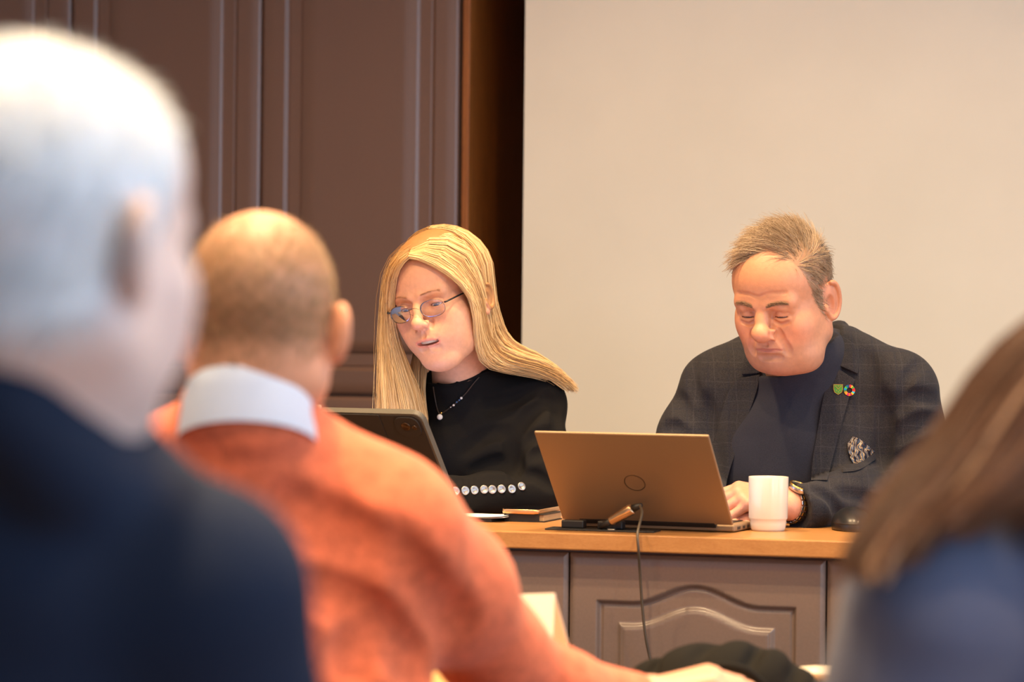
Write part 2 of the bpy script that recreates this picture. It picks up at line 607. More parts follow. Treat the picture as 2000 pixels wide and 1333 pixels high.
# ------------------------------------------------------------------ panelled doors
def door_mesh(name, w, h, frame, inner, arch=0.0, arch_half=0.1, step=0.006, thick=0.02, res=0.004, ztop_only=None):
    """raised-panel door: x 0..w, z 0..h, front at y = 0, groove and raised field cut into the front"""
    def axis(L, marks):
        base = list(np.linspace(0, L, max(3, int(L / 0.03))))
        for m in marks:
            base += list(np.arange(m - 0.012, m + 0.0121, 0.0015))
        base += [q for d in (0.0008, 0.0022, 0.004, 0.0058, 0.0075) for q in (d, L - d)]
        b = np.unique(np.round(np.clip(base, 0, L), 5))
        return b
    xs = axis(w, [frame, inner, w - frame, w - inner])
    if arch:
        xs = np.unique(np.concatenate([xs, np.arange(0, w, 0.006)]))
        zs = axis(h, [frame, inner])
        zs = np.unique(np.concatenate([zs, np.arange(h - inner - arch - 0.09, h - 0.02, 0.0018)]))
    else:
        zs = axis(h, [frame, inner, h - frame, h - inner])
    X, Z = np.meshgrid(xs, zs, indexing='ij')
    def inside(off, top_off):
        a = np.minimum(X - off, w - off - X)
        t = np.clip(np.abs(X - w / 2) / arch_half, 0, 1)
        top = h - top_off + arch * 0.5 * (1 + np.cos(math.pi * t))
        slope = arch * 0.5 * math.pi / arch_half * np.sin(math.pi * t) * (t < 1)
        bt = (top - Z) / np.sqrt(1 + slope ** 2)
        return np.minimum(np.minimum(a, Z - off), bt)
    t0 = frame if not arch else 0.077
    d1 = inside(frame, t0)
    d2 = inside(inner, t0 + (inner - frame))
    def sm(t):
        t = np.clip(t, 0, 1)
        return t * t * (3 - 2 * t)
    # frame edge: small bead then cove down to the groove; field: slope up again with a bead
    y = step * sm((d1 + 0.002) / 0.007) * 1.25 - step * 0.25 * sm((d1 - 0.007) / 0.003)
    y -= step * 0.8 * sm((d2) / 0.009) + step * 0.2 * sm((d2 - 0.010) / 0.002)
    e = np.minimum(np.minimum(X, w - X), np.minimum(Z, h - Z))
    y = y + 0.0055 * (1 - np.clip(e / 0.0075, 0, 1)) ** 1.3
    nx, nz = X.shape
    V = np.stack([X, y, Z], -1).reshape(-1, 3)
    I = np.arange(nx * nz).reshape(nx, nz)
    Q = np.stack([I[:-1, :-1], I[1:, :-1], I[1:, 1:], I[:-1, 1:]], -1).reshape(-1, 4)
    # sides and back
    ring = np.concatenate([I[:, 0], I[-1, 1:], I[-2::-1, -1], I[0, -2:0:-1]])
    back = V[ring].copy()
    back[:, 1] = thick
    nb = len(V)
    V = np.vstack([V, back])
    r2 = np.arange(nb, nb + len(ring))
    side = np.stack([ring, np.roll(r2, 0), np.roll(r2, -1), np.roll(ring, -1)], -1)
    cen = len(V)
    V = np.vstack([V, [[w / 2, thick, h / 2]]])
    tri = np.stack([r2, np.full(len(r2), cen), np.roll(r2, -1)], -1)
    return mesh_np(name, V, [Q, side, tri])

def in_room(o, u, v, z, rz=0.0):
    o.matrix_world = ROOM @ Matrix.Translation((u, v, z)) @ Matrix.Rotation(rz, 4, 'Z')
    return o
def attach(o, parent):
    mw = o.matrix_world.copy()
    o.parent = parent
    o.matrix_parent_inverse = parent.matrix_world.inverted()
    o.matrix_world = mw
    return o

# ------------------------------------------------------------------ cupboards of the back wall, one unit per door
upper = door_mesh('door', 0.4535, 1.60, 0.055, 0.089)
lower = door_mesh('door', 0.4535, 0.80, 0.055, 0.089)
for m_ in (upper, lower):
    m_.materials.append(M['cabinet'])
names = ['tall brown panelled cupboard beside the dark wood end panel', 'tall brown panelled cupboard, second from the dark wood end panel',
         'tall brown panelled cupboard, third from the dark wood end panel', 'tall brown panelled cupboard, fourth from the dark wood end panel']
ENDU = -0.5444
for i in range(4):
    u1 = ENDU - 0.457 * i
    u0 = u1 - 0.457
    c = thing('cupboard', names[i], 'cupboard', (0, 0, 0), group='cupboards along the back wall')
    in_room(c, (u0 + u1) / 2, VC, 0.10)
    room_box('body', u0 + 0.0005, u1 - 0.0005, VC + 0.021, VC + 0.5, 0.10, 2.75, M['cabinet'], kind=None, parent=c)
    for me, z in ((upper, 1.0285), (lower, 0.225)):
        d = link('door', me, None)
        in_room(d, u0 + 0.0017, VC, z)
        attach(d, c)
ep = room_box('cupboard_end_panel', ENDU + 0.008, ENDU + 0.024, VC - 0.004, 1.998, 0.10, CEIL, M['darkwood'], 0.002, kind=None)
tag(ep, 'dark stained wooden end panel between cupboards and white wall', 'panel')

# ------------------------------------------------------------------ desk on the platform
DZ = 0.84
DV = 0.068                                  # front edge of the desk top
def u_at(px, v, z=0.8):
    """position along the desk that shows at a pixel column"""
    t = (px - 1000) / F_PX
    return (t * (ORG[1] + v * CA) - v * SA) / (CA + t * SA)
desk = thing('panelled_desk', 'long desk with pale wood top and grey panelled front', 'desk', W(0.3, 0.2, 0.10), -ALPHA)
U0 = u_at(1115, DV + 0.036)
DW = u_at(1618, DV + 0.036) - U0
dtop = room_box('desk_top', -1.6, 1.75, DV, DV + 0.46, DZ - 0.028, DZ, M['desktop'], 0.0025, kind=None, parent=desk)
room_box('back_rail', -1.55, 1.70, DV + 0.060, DV + 0.080, 0.12, DZ - 0.028, M['deskfront'], kind=None, parent=desk)
for u in (-1.55, 0.085, 1.68):
    room_box('support_panel', u - 0.009, u + 0.009, DV + 0.081, DV + 0.44, 0.10, DZ - 0.028, M['deskfront'], kind=None, parent=desk)
dm = door_mesh('front_panel', DW - 0.003, DZ - 0.028 - 0.007 - 0.13, 0.047, 0.080, arch=0.030, arch_half=0.105, step=0.007)
dm.materials.append(M['deskfront'])
for k in range(-4, 4):
    d = link('front_panel', dm, None)
    in_room(d, U0 + DW * k + 0.0015, DV + 0.036, 0.13)
    attach(d, desk)
room_box('plinth', -1.55, 1.70, DV + 0.085, DV + 0.10, 0.10, 0.13, M['deskfront'], kind=None, parent=desk)
# ================================================================== heads
# head space: x to the person's left, -y out of the face, z up, origin between the ears
def ear(v, s, y0=0.014, z0=-0.004, x0=0.0775, size=1.0, flare=24):
    f = math.radians(flare)
    tl = math.radians(9)
    ex = np.array([s * math.cos(f), -math.sin(f), 0])
    ey0 = np.array([s * math.sin(f), math.cos(f), 0])
    ez0 = np.array([0, 0, 1.0])
    ez = ez0 * math.cos(tl) + ey0 * math.sin(tl)
    ey = ey0 * math.cos(tl) - ez0 * math.sin(tl)
    R = np.stack([ex, ey, ez], 1)
    c = np.array([s * x0, y0, z0])
    def q(a, b, d):
        return c + size * (a * ex + b * ey + d * ez)
    v.ell(q(0.001, 0.002, 0.004), np.array((0.0055, 0.0165, 0.029)) * size, 0.005, R)
    v.ell(q(0.0, -0.006, -0.026), np.array((0.0055, 0.0085, 0.010)) * size, 0.005, R)
    v.cap(q(-0.010, -0.010, 0.008), q(-0.012, -0.012, -0.016), 0.008 * size, k=0.008)
    v.ell(q(0.0085, -0.003, -0.002), np.array((0.0075, 0.0095, 0.0165)) * size, 0.003, R, 'sub')
    rim = []
    for t in np.linspace(-160, 95, 26):
        a = math.radians(t)
        rim.append(q(0.005, 0.002 + 0.0165 * math.cos(a) * (1 if math.cos(a) > 0 else 0.8), 0.004 - 0.028 * math.sin(-a) * (1 if a > 0 else 0.9)))
    v.chain(rim, 0.0031 * size, 0.003)
    v.cap(q(0.004, -0.0125, -0.003), q(0.004, -0.0125, -0.009), 0.0042 * size, k=0.004)   # tragus

def head_volume(v, g, neck):
    """g: feature settings; neck: list of (point, radius) in head space"""
    jw, ch = g.get('jaw', 1.0), g.get('cheek', 1.0)
    cz = g.get('chin_z', -0.093)
    v.ell((0, 0.014, 0.046), (0.077, 0.099, g.get('top', 0.084)), 0.0)
    v.ell((0, -0.030, g.get('fore_z', 0.052)), (0.0665, 0.060, 0.058), 0.03)
    v.ell((0, -0.030, -0.028), (0.0655 * jw, 0.056, g.get('face_h', 0.074)), 0.03)
    v.ell((0, 0.004, -0.020), (0.0700 * jw, 0.070, 0.060), 0.03)
    for s in (-1, 1):
        v.cap((s * 0.058 * jw, 0.006, -0.052), (s * 0.022, -0.070, cz + 0.003), 0.016 * jw, 0.016, 0.03)
        v.ell((s * 0.046, -0.056, -0.016), (0.021 * ch, 0.024, 0.019), 0.03)
        v.ell((s * 0.036, -0.062, -0.048), (0.022 * ch, 0.022, 0.026), 0.03)
    v.ell((0, -0.074, cz), (0.025 * jw, 0.022, 0.018), 0.02)
    if g.get('double_chin'):
        v.ell((0, -0.036, cz - 0.006), (0.048, 0.042, 0.019), 0.03)
        for s in (-1, 1):
            v.ell((s * 0.041, -0.046, cz + 0.002), (0.020, 0.030, 0.022), 0.025)
    mz = g.get('mouth_z', -0.0595)
    v.ell((0, -0.076, mz + 0.004), (0.033, 0.026, 0.024), 0.022)
    for p, q in zip(neck, neck[1:]):
        v.cap(p[0], q[0], p[1], q[1], 0.03)
    # brow ridge, sockets
    ez, el = g.get('eye_z', 0.008), g.get('lid', 0.0016)
    br = g.get('ridge', 1.0)
    for s in (-1, 1):
        v.cap((s * 0.044, -0.074, 0.027), (s * 0.012, -0.0862, 0.024), 0.010 * br, 0.0085 * br, 0.016)
        v.ell((s * 0.0320, -0.1010, ez), (0.0215, 0.0185, 0.0135), 0.012, op='sub')
        v.ell((s * 0.0175, -0.0950, ez + 0.001), (0.0075, 0.0120, 0.0095), 0.008, op='sub')
    # nose
    n = g.get('nose', 1.0)
    nt = g.get('nose_tip', 0.0135)
    nz = g.get('nose_dz', 0.0)
    ny = g.get('nose_dy', 0.0)
    v.chain([(0, -0.080, 0.022), (0, -0.0945 + ny * 0.4, -0.002 + nz * 0.6), (0, -0.1085 + ny, -0.023 + nz)], [0.0072 * n, 0.0080 * n, 0.0095 * n], 0.010)
    v.ell((0, -0.1125 + ny, -0.0275 + nz), (nt * 1.06, nt * 0.95, nt * 0.88), 0.007)
    for s in (-1, 1):
        v.ell((s * 0.0135 * n, -0.0995 + ny * 0.5, -0.0315 + nz), (0.0078 * n, 0.0110, 0.0080 * n), 0.0045)
    v.cap((0, -0.103 + ny, -0.037 + nz), (0, -0.097, -0.040 + nz), 0.006, 0.006, 0.006)
    for s in (-1, 1):
        v.ell((s * 0.0070 * n, -0.1075 + ny, -0.0405 + nz), (0.0036 * n, 0.0052, 0.0040), 0.002, op='sub')
        v.crease([(s * 0.0200 * n, -0.0245 + nz), (s * 0.0222 * n, -0.0315 + nz), (s * 0.0190 * n, -0.0385 + nz)], 0.0014, 0.0025, 0.003)
    # folds beside the mouth
    fd = g.get('fold', 0.0016)
    for s in ((-1, 1) if fd else ()):
        v.crease([(s * 0.0215, -0.027 + nz), (s * 0.029, -0.040 + nz * 0.7), (s * 0.0345, mz + 0.002), (s * 0.0345, mz - 0.008)], fd, 0.0045, 0.007)
        if g.get('jowl_fold'):
            v.crease([(s * 0.0300, mz - 0.003), (s * 0.0330, mz - 0.012), (s * 0.0310, mz - 0.022)], 0.0009, 0.0030, 0.005)
    # lips
    op = g.get('mouth_open', 0.0)
    lt = g.get('lip', 1.0)
    mw = g.get('mouth_w', 0.025)
    cd = g.get('corner', -0.0015)
    yo = g.get('lip_y', 0.0)
    up = [(-mw, -0.0885, mz + cd), (-mw * 0.55, -0.0975 + yo, mz + 0.0020), (-0.0045, -0.1008 + yo, mz + 0.0040), (0, -0.1005 + yo, mz + 0.0032), (0.0045, -0.1008 + yo, mz + 0.0040), (mw * 0.55, -0.0975 + yo, mz + 0.0020), (mw, -0.0885, mz + cd)]
    lo = [(-mw, -0.0885, mz + cd), (-mw * 0.55, -0.0962 + yo, mz - 0.0040 - op), (0, -0.0990 + yo, mz - 0.0056 - op), (mw * 0.55, -0.0962 + yo, mz - 0.0040 - op), (mw, -0.0885, mz + cd)]
    v.chain(up, np.array([0.0012, 0.0032, 0.0035, 0.0033, 0.0035, 0.0032, 0.0012]) * lt, 0.004)
    v.chain(lo, np.array([0.0012, 0.0040, 0.0048, 0.0040, 0.0012]) * lt, 0.004)
    if op:
        v.ell((0, -0.098, mz - 0.0010 - op * 0.5), (mw * 0.86, 0.012, 0.0008 + op * 0.55), 0.001, op='sub')
    v.crease([(-mw * 1.04, mz + cd - 0.0006), (-mw * 0.55, mz - 0.0008 - op * 0.5), (0, mz - 0.0012 - op * 0.5), (mw * 0.55, mz - 0.0008 - op * 0.5), (mw * 1.04, mz + cd - 0.0006)], 0.0018, 0.0013, 0.001)
    v.crease([(-0.019, mz - 0.0160), (0, mz - 0.0150), (0.019, mz - 0.0160)], g.get('chin_crease', 0.0012), 0.0045, 0.006)
    v.crease([(0, -0.043 + nz), (0, mz + 0.009)], 0.0009, 0.0030, 0.003)
    # eyes
    for s in (-1, 1):
        e = np.array([s * 0.0315, -0.0715, ez])
        v.ell(e, 0.0146, 0.005)
        zl = g.get('slit', -0.0035)
        if g.get('bag'):
            b = g['bag']
            v.crease([(e[0] - s * 0.012, ez - 0.0085), (e[0], ez - 0.0120), (e[0] + s * 0.013, ez - 0.0085)], -0.0002 * b, 0.0030, 0.004, 'add')
            v.crease([(e[0] - s * 0.013, ez - 0.0110), (e[0] - s * 0.002, ez - 0.0165), (e[0] + s * 0.013, ez - 0.0130)], 0.0011 * b, 0.0022, 0.003)
        lf = g.get('lidfold', 0.0085)
        v.crease([(e[0] - s * 0.0120, ez + lf * 0.55), (e[0] - s * 0.003, ez + lf), (e[0] + s * 0.007, ez + lf * 0.92), (e[0] + s * 0.0150, ez + lf * 0.35)], 0.0012, 0.0016, 0.002)
        if g.get('hood'):
            v.chain([e + (s * -0.006, -0.0125, 0.0125), e + (s * 0.006, -0.0110, 0.0115), e + (s * 0.0165, -0.002, 0.0045)], [0.0030, 0.0042, 0.0032], 0.007)
        v.ell(e + (0, -0.010, zl), (0.0118, 0.0085, el), 0.0008, op='sub')
        v.crease([(e[0] - s * 0.0125, ez + zl + 0.0002), (e[0], ez + zl + el * 0.6), (e[0] + s * 0.0135, ez + zl - 0.0004)], 0.0012, 0.0009, 0.0008)
    for c, dp in g.get('wrinkles', []):
        v.crease(c, dp, 0.0022, 0.004)
    for s in (-1, 1):
        ear(v, s, size=g.get('ear', 1.0), flare=g.get('flare', 24), z0=g.get('ear_z', -0.004))

def gauss(V, c, r):
    c = np.asarray(c)
    return np.exp(-(((V - c) / r) ** 2).sum(1))
def skin_cols(V, g):
    base = np.array(g['skin'][:3])
    n = len(V)
    C = np.tile(base, (n, 1))
    def to(col, w):
        nonlocal C
        w = np.clip(w, 0, 1)[:, None]
        C = C * (1 - w) + np.array(col[:3]) * w
    red = g['red']
    r = g.get('redness', 0.5)
    for s in (-1, 1):
        to(red, r * gauss(V, (s * 0.045, -0.075, -0.028), (0.024, 0.03, 0.020)))
        to(red, 0.6 * r * gauss(V, (s * 0.085, 0.015, 0.0), (0.02, 0.022, 0.035)))
    to(red, 1.1 * r * gauss(V, (0, -0.112, -0.029 + g.get('nose_dz', 0)), (0.020, 0.018, 0.013)))
    to(red, 0.5 * r * gauss(V, (0, -0.09, -0.094), (0.022, 0.03, 0.014)))
    if 'stubble' in g:
        w = np.clip((-0.040 - V[:, 2]) / 0.015, 0, 1) * np.clip((0.01 - V[:, 1]) / 0.02, 0, 1) * np.clip((V[:, 2] + 0.125) / 0.02, 0, 1)
        to(g['stubble'], 0.35 * w)
    mz = g.get('mouth_z', -0.0595)
    op = g.get('mouth_open', 0)
    mw = g.get('mouth_w', 0.025)
    t = np.abs(V[:, 0]) / mw
    zc = mz - 0.001 - op * 0.5 + (0.0 * t)
    hh = (0.0072 * g.get('lip', 1) + op * 0.5) * np.sqrt(np.clip(1 - t ** 2, 0, 1))
    lip = np.clip((hh - np.abs(V[:, 2] - zc)) / 0.0015, 0, 1) * (V[:, 1] < -0.085)
    to(g['lipcol'], 0.75 * lip)
    if 'browcol' in g:
        for s in (-1, 1):
            x = s * V[:, 0]
            bz = g.get('brow_z', 0.0265) + 0.004 * np.sin(np.clip((x - 0.012) / 0.036, 0, 1) * math.pi * 0.8)
            w = np.clip((g.get('brow_h', 0.0045) - np.abs(V[:, 2] - bz)) / 0.003, 0, 1) * np.clip((x - 0.011) / 0.006, 0, 1) * np.clip((0.052 - x) / 0.008, 0, 1) * (V[:, 1] < -0.05)
            to(g['browcol'], 0.6 * w)
    return C

def eyeballs(g, Rm, T, parent, sc_=1.0, look=(0, -0.75, -0.65)):
    for s in (-1, 1):
        c = np.array([s * 0.0315, -0.0715, g.get('eye_z', 0.008)])
        n1, n2 = 24, 32
        th = np.linspace(0, math.pi, n1)
        ph = np.arange(n2) * 2 * math.pi / n2
        D = np.stack([np.outer(np.sin(th), np.cos(ph)), np.outer(np.sin(th), np.sin(ph)), np.outer(np.cos(th), np.ones(n2))], -1).reshape(-1, 3)
        lk = unit(look)
        cs = D @ lk
        col = np.tile(np.array([0.72, 0.66, 0.62]), (len(D), 1))
        col[cs > 0.885] = g.get('iris', (0.10, 0.13, 0.17))
        col[cs > 0.975] = (0.006, 0.006, 0.007)
        V = ((c + D * 0.0128) * sc_) @ Rm.T + T
        I = np.arange(n1 * n2).reshape(n1, n2)
        Q = np.stack([I[:-1], np.roll(I, -1, 1)[:-1], np.roll(I, -1, 1)[1:], I[1:]], -1).reshape(-1, 4)
        link('eye', mesh_np('eye', V, [Q[:, ::-1]], col), M['eye'], parent)
        # lashes along the slit
        e = c + (0, 0, g.get('slit', -0.0035) + g.get('lid', 0.0016) * 0.8)
        xs = np.linspace(-0.0118, 0.0118, 9)
        ys = -np.sqrt(np.clip(0.0150 ** 2 - xs ** 2 - (g.get('slit', -0.0035)) ** 2, 0, 1))
        pts = np.stack([e[0] + xs, c[1] + ys, e[2] - 0.0022 * (xs / 0.0118) ** 2 * (g.get('lid', 0.0016) / 0.0018)], 1)
        pts = (pts * sc_) @ Rm.T + T
        tube_obj('eyelash', pts[1:-1], 0.00045, M['lash'], parent, 24, 5)

M['skin'] = attr_mat('skin', 0.50, 0.08, 0.06, 130, 0.30, 420)
M['eye'] = attr_mat('eye_surface', 0.12, 0, 0.02)
M['lash'] = plain('lash', rgb(74, 50, 38), 0.7)
M['hair'] = attr_mat('hair', 0.42, 0, 0.05, 40, Specular_IOR_Level=0.5)
M['teeth'] = plain('teeth', rgb(196, 180, 158), 0.3)

def scalp_strands(V, Nn, mask, n, length, comb, rad, colA, colB, m=6, lift=0.35, jit=0.25, seed=1, droop=0.0):
    """short hair: strands rooted on a head surface, combed along comb(p) -> direction"""
    r = np.random.default_rng(seed)
    ids = np.flatnonzero(mask)
    ids = ids[r.integers(0, len(ids), n)]
    p = V[ids] + r.normal(0, 0.0006, (n, 3))
    nn = Nn[ids]
    L = length * r.uniform(0.6, 1.15, n) if np.isscalar(length) else length(p) * r.uniform(0.6, 1.15, n)
    cl = np.floor(p / 0.011).astype(int)
    h = (np.sin(cl[:, 0] * 12.9 + cl[:, 1] * 78.2 + cl[:, 2] * 37.7) * 43758.5) % 1.0
    h2 = (np.sin(cl[:, 0] * 39.3 + cl[:, 1] * 11.1 + cl[:, 2] * 83.1) * 24634.6) % 1.0
    d0 = comb(p)
    d0 = d0 - (d0 * nn).sum(1, keepdims=True) * nn
    d0 /= np.linalg.norm(d0, axis=1, keepdims=True) + 1e-9
    side = np.cross(nn, d0)
    d0 = d0 + side * ((h - 0.5) * 0.9)[:, None] + r.normal(0, jit, (n, 3))
    lf = lift * (0.6 + 0.8 * h2)
    path = np.zeros((n, m, 3))
    path[:, 0] = p - nn * 0.002
    step = (L / (m - 1))[:, None]
    for i in range(1, m):
        k = lf * (1 - 1.2 * (i / (m - 1)))
        dd = d0 + nn * k[:, None]
        dd[:, 2] -= droop * i / m
        dd /= np.linalg.norm(dd, axis=1, keepdims=True)
        path[:, i] = path[:, i - 1] + dd * step
    w = np.clip(h * 0.6 + r.uniform(0, 0.4, n), 0, 1)[:, None]
    cols = np.array(colA[:3]) * (1 - w) + np.array(colB[:3]) * w
    taper = np.linspace(1, 0.35, m)[None] * rad
    return path, np.repeat(taper, n, 0), cols
def vnormals(V, Q):
    a, b, c, d = V[Q[:, 0]], V[Q[:, 1]], V[Q[:, 2]], V[Q[:, 3]]
    fn = np.cross(c - a, d - b)
    N = np.zeros_like(V)
    for i in range(4):
        np.add.at(N, Q[:, i], fn)
    return N / (np.linalg.norm(N, axis=1, keepdims=True) + 1e-12)
def xf(V, Rm, T, s=1.0):
    return (np.asarray(V) * s) @ Rm.T + T
def to_local(p, Rm, T, s=1.0):
    return ((np.asarray(p) - T) @ Rm) / s
def put(name, VQ, mat, parent, col=None, kind=None):
    V, Q = VQ
    return link(name, mesh_np(name, V, [Q], col), mat, parent, kind)

def place(Rm, local, px, py, Y, s=1.0):
    """head position that brings a local point onto a pixel, head centre at depth Y"""
    q = Rm @ (np.asarray(local) * s)
    return P(px, py, Y + q[1]) - q

def shear(V, k):
    """lower face drawn a little to one side"""
    V = V.copy()
    t = np.maximum(0, 0.004 - V[:, 2])
    V[:, 0] += k * t * np.clip((0.03 - V[:, 1]) / 0.06, 0, 1)
    return V

def hand(v, W0, f, n, side, curl=(20, 35, 25), size=1.0, thumb=0.7, fan=0.12):
    """palm, four fingers of their own lengths and a thumb; side +1 left hand, -1 right hand"""
    f = unit(f)
    n = unit(np.asarray(n) - f * (np.asarray(n) @ f))
    l = np.cross(f, n) * side
    W0 = np.asarray(W0)
    tips = []
    spec = [(0.026, 0.083, (0.043, 0.026, 0.021)), (0.009, 0.087, (0.048, 0.030, 0.022)), (-0.009, 0.083, (0.044, 0.028, 0.022)), (-0.026, 0.076, (0.034, 0.021, 0.019))]
    for i, (lx, fx, ln) in enumerate(spec):
        mcp = W0 + size * (f * fx + l * lx + n * 0.004)
        v.cap(W0 + size * (f * 0.004 + l * lx * 0.55), mcp, 0.0165 * size, 0.0115 * size, 0.012)
        d = unit(f + l * (fan * (1.5 - i) * 0.6))
        ang = 0.0
        p = mcp
        rr = (0.0096, 0.0088, 0.0080, 0.0070)
        if i == 3:
            rr = tuple(q * 0.88 for q in rr)
        for j in range(3):
            ang += math.radians(curl[j] * (1 + 0.10 * (i - 1)))
            dd = d * math.cos(ang) - n * math.sin(ang)
            q = p + dd * ln[j] * size
            v.cap(p, q, rr[j] * size, rr[j + 1] * size, 0.003)
            p = q
        tips.append((p, dd))
    t0 = W0 + size * (f * 0.018 + l * 0.020 - n * 0.004)
    t1 = t0 + size * 0.044 * unit(f * 0.75 + l * thumb - n * 0.25)
    t2 = t1 + size * 0.032 * unit(f + l * thumb * 0.35 - n * 0.30)
    t3 = t2 + size * 0.025 * unit(f + l * 0.05 - n * 0.35)
    v.chain([t0, t1, t2, t3], np.array([0.0155, 0.0120, 0.0100, 0.0080]) * size, 0.008)
    return tips
def join_vq(lst):
    Vs, Qs, n = [], [], 0
    for a, b in lst:
        Vs.append(a)
        Qs.append(b + n)
        n += len(a)
    return np.vstack(Vs), np.vstack(Qs)
def trousers(parent, hip, fwd, foot_z, mat, spread=0.11, fold=True):
    """thighs, calves and shoes of a seated figure"""
    hip = np.asarray(hip, float)
    f = unit((fwd[0], fwd[1], 0))
    l = np.array([-f[1], f[0], 0])
    lo = np.minimum(hip, hip + f * 0.5) - 0.35
    hi = np.maximum(hip, hip + f * 0.5) + 0.35
    lo[2] = foot_z - 0.02
    hi[2] = hip[2] + 0.2
    v = Vol(lo, hi, 0.014)
    v.ell(hip, (0.17, 0.17, 0.13), 0)
    for s in (-1, 1):
        a = hip + l * s * 0.09
        k = hip + f * 0.42 + l * s * spread
        k[2] = max(hip[2] + 0.0, foot_z + 0.45)
        b = k + f * 0.02
        b[2] = foot_z + 0.07
        v.chain([a, k, b], [0.09, 0.07, 0.055], 0.04)
        w = Vol(b + np.array([-0.3, -0.3, -0.09]), b + np.array([0.3, 0.3, 0.1]), 0.012)
        w.cap((b[0], b[1], foot_z + 0.042), (b[0] + f[0] * 0.17, b[1] + f[1] * 0.17, foot_z + 0.036), 0.042, 0.036, 0)
        w.S = np.maximum(w.S, (foot_z + 0.004 - w.ax[2])[None, None, :])
        put('shoe', w.mesh(), M['shoe'], parent)
    put('trousers', v.mesh(), mat, parent)
M['shoe'] = plain('shoe_leather', rgb(30, 26, 24), 0.4)
M['trousers'] = cloth('trouser_cloth', rgb(40, 42, 50))

def crown_hair(n, m, Rm, T, az_range, lay_range, drop, colA, colB, seed):
    """long strands from the crown down over the back and the sides of a head; azimuth 0 = person's left, 90 = back"""
    r = np.random.default_rng(seed)
    az = np.radians(r.uniform(az_range[0], az_range[1], n))
    lay = r.uniform(lay_range[0], lay_range[1], n)
    path = np.zeros((n, m, 3))
    for j in range(m):
        t = j / (m - 1)
        if t < 0.5:
            el = math.radians(88 - 88 * t / 0.5)
            path[:, j] = np.stack([(0.077 + lay) * np.cos(az) * math.cos(el), 0.014 + (0.099 + lay) * np.sin(az) * math.cos(el), 0.046 + (0.0775 + lay) * math.sin(el)], 1)
        else:
            q = (t - 0.5) / 0.5
            path[:, j] = np.stack([(0.077 + lay) * np.cos(az) * (1 - 0.25 * q), 0.014 + (0.099 + lay) * np.sin(az) * (1 - 0.10 * q), 0.046 - drop * q * (0.9 + 4 * (lay - 0.01))], 1)
    path += r.normal(0, 0.0018, (n, 1, 3))
    w = r.uniform(0, 1, (n, 1))
    return xf(path.reshape(-1, 3), Rm, T).reshape(n, m, 3), np.array(colA[:3]) * (1 - w) + np.array(colB[:3]) * w
# ================================================================== the man at the desk (plaid jacket)
# cloth of the checked jacket: fine melange with a faint window-pane check
t = NT('checked_jacket_cloth')
co = t.coord()
sep = t.n('ShaderNodeSeparateXYZ')
t.l(co, sep.inputs[0])
def lines(sock, period, width):
    fr = t.math('FRACT', t.math('MULTIPLY', sock, 1.0 / period))
    return t.math('LESS_THAN', fr, width)
wn_ = t.math('MULTIPLY', t.math('SUBTRACT', t.noise(9, 2), 0.5), 0.02)
lx = lines(t.math('ADD', sep.outputs[0], wn_), 0.036, 0.05)
lz = lines(t.math('ADD', sep.outputs[2], wn_), 0.036, 0.05)
l2 = t.math('MAXIMUM', lines(t.math('ADD', sep.outputs[0], 0.012), 0.036, 0.10), lines(t.math('ADD', sep.outputs[2], 0.014), 0.036, 0.10))
fine = t.noise(900, 2)
fine2 = t.noise(420, 2, 0.6, (1, 1, 5))
mixf = t.math('MULTIPLY_ADD', fine2, 0.5, t.math('MULTIPLY', fine, 0.5))
c0 = t.ramp(mixf, [(0.38, rgb(27, 27, 33)), (0.64, rgb(56, 54, 57))])
c1 = t.mix(t.math('MULTIPLY', l2, 0.22), c0, rgb(26, 30, 48))
c2 = t.mix(t.math('MULTIPLY', t.math('MAXIMUM', lx, lz), 0.05), c1, rgb(120, 116, 122))
t.base(c2)
t.set(Roughness=0.9, Sheen_Weight=0.03, Specular_IOR_Level=0.2)
t.bump(fine, 0.3, 0.001)
M['plaid'] = t.m
M['jumper'] = cloth('navy_jumper', rgb(42, 43, 53), var=0.24, weave=700, sheen=0.03)
t = NT('paisley_silk')
wv = t.n('ShaderNodeTexWave')
wv.inputs['Scale'].default_value = 32
wv.inputs['Distortion'].default_value = 16
wv.inputs['Detail'].default_value = 2
t.l(t.coord(), wv.inputs[0])
t.base(t.ramp(wv.outputs['Fac'], [(0.15, rgb(30, 34, 48)), (0.45, rgb(104, 70, 42)), (0.70, rgb(180, 156, 116)), (0.9, rgb(66, 74, 90))]))
t.set(Roughness=0.35)
M['paisley'] = t.m
M['gold'] = plain('gold_metal', rgb(222, 176, 92), 0.25, 1.0)
M['steel'] = plain('steel', rgb(200, 196, 190), 0.25, 1.0)
M['dial'] = plain('watch_dial', rgb(24, 24, 26), 0.2)
M['pin_green'] = plain('green_enamel', rgb(70, 140, 50), 0.25)
MAN_H = 1.0
mR = rotm(-30, 19, 0)
mT = place(mR, (0, -0.084, 0.006), 1492, 617, 4.88)
man = thing('person', 'seated person in dark checked jacket and navy jumper looking down behind laptop', 'person', (0.52, 5.0, 0.10))
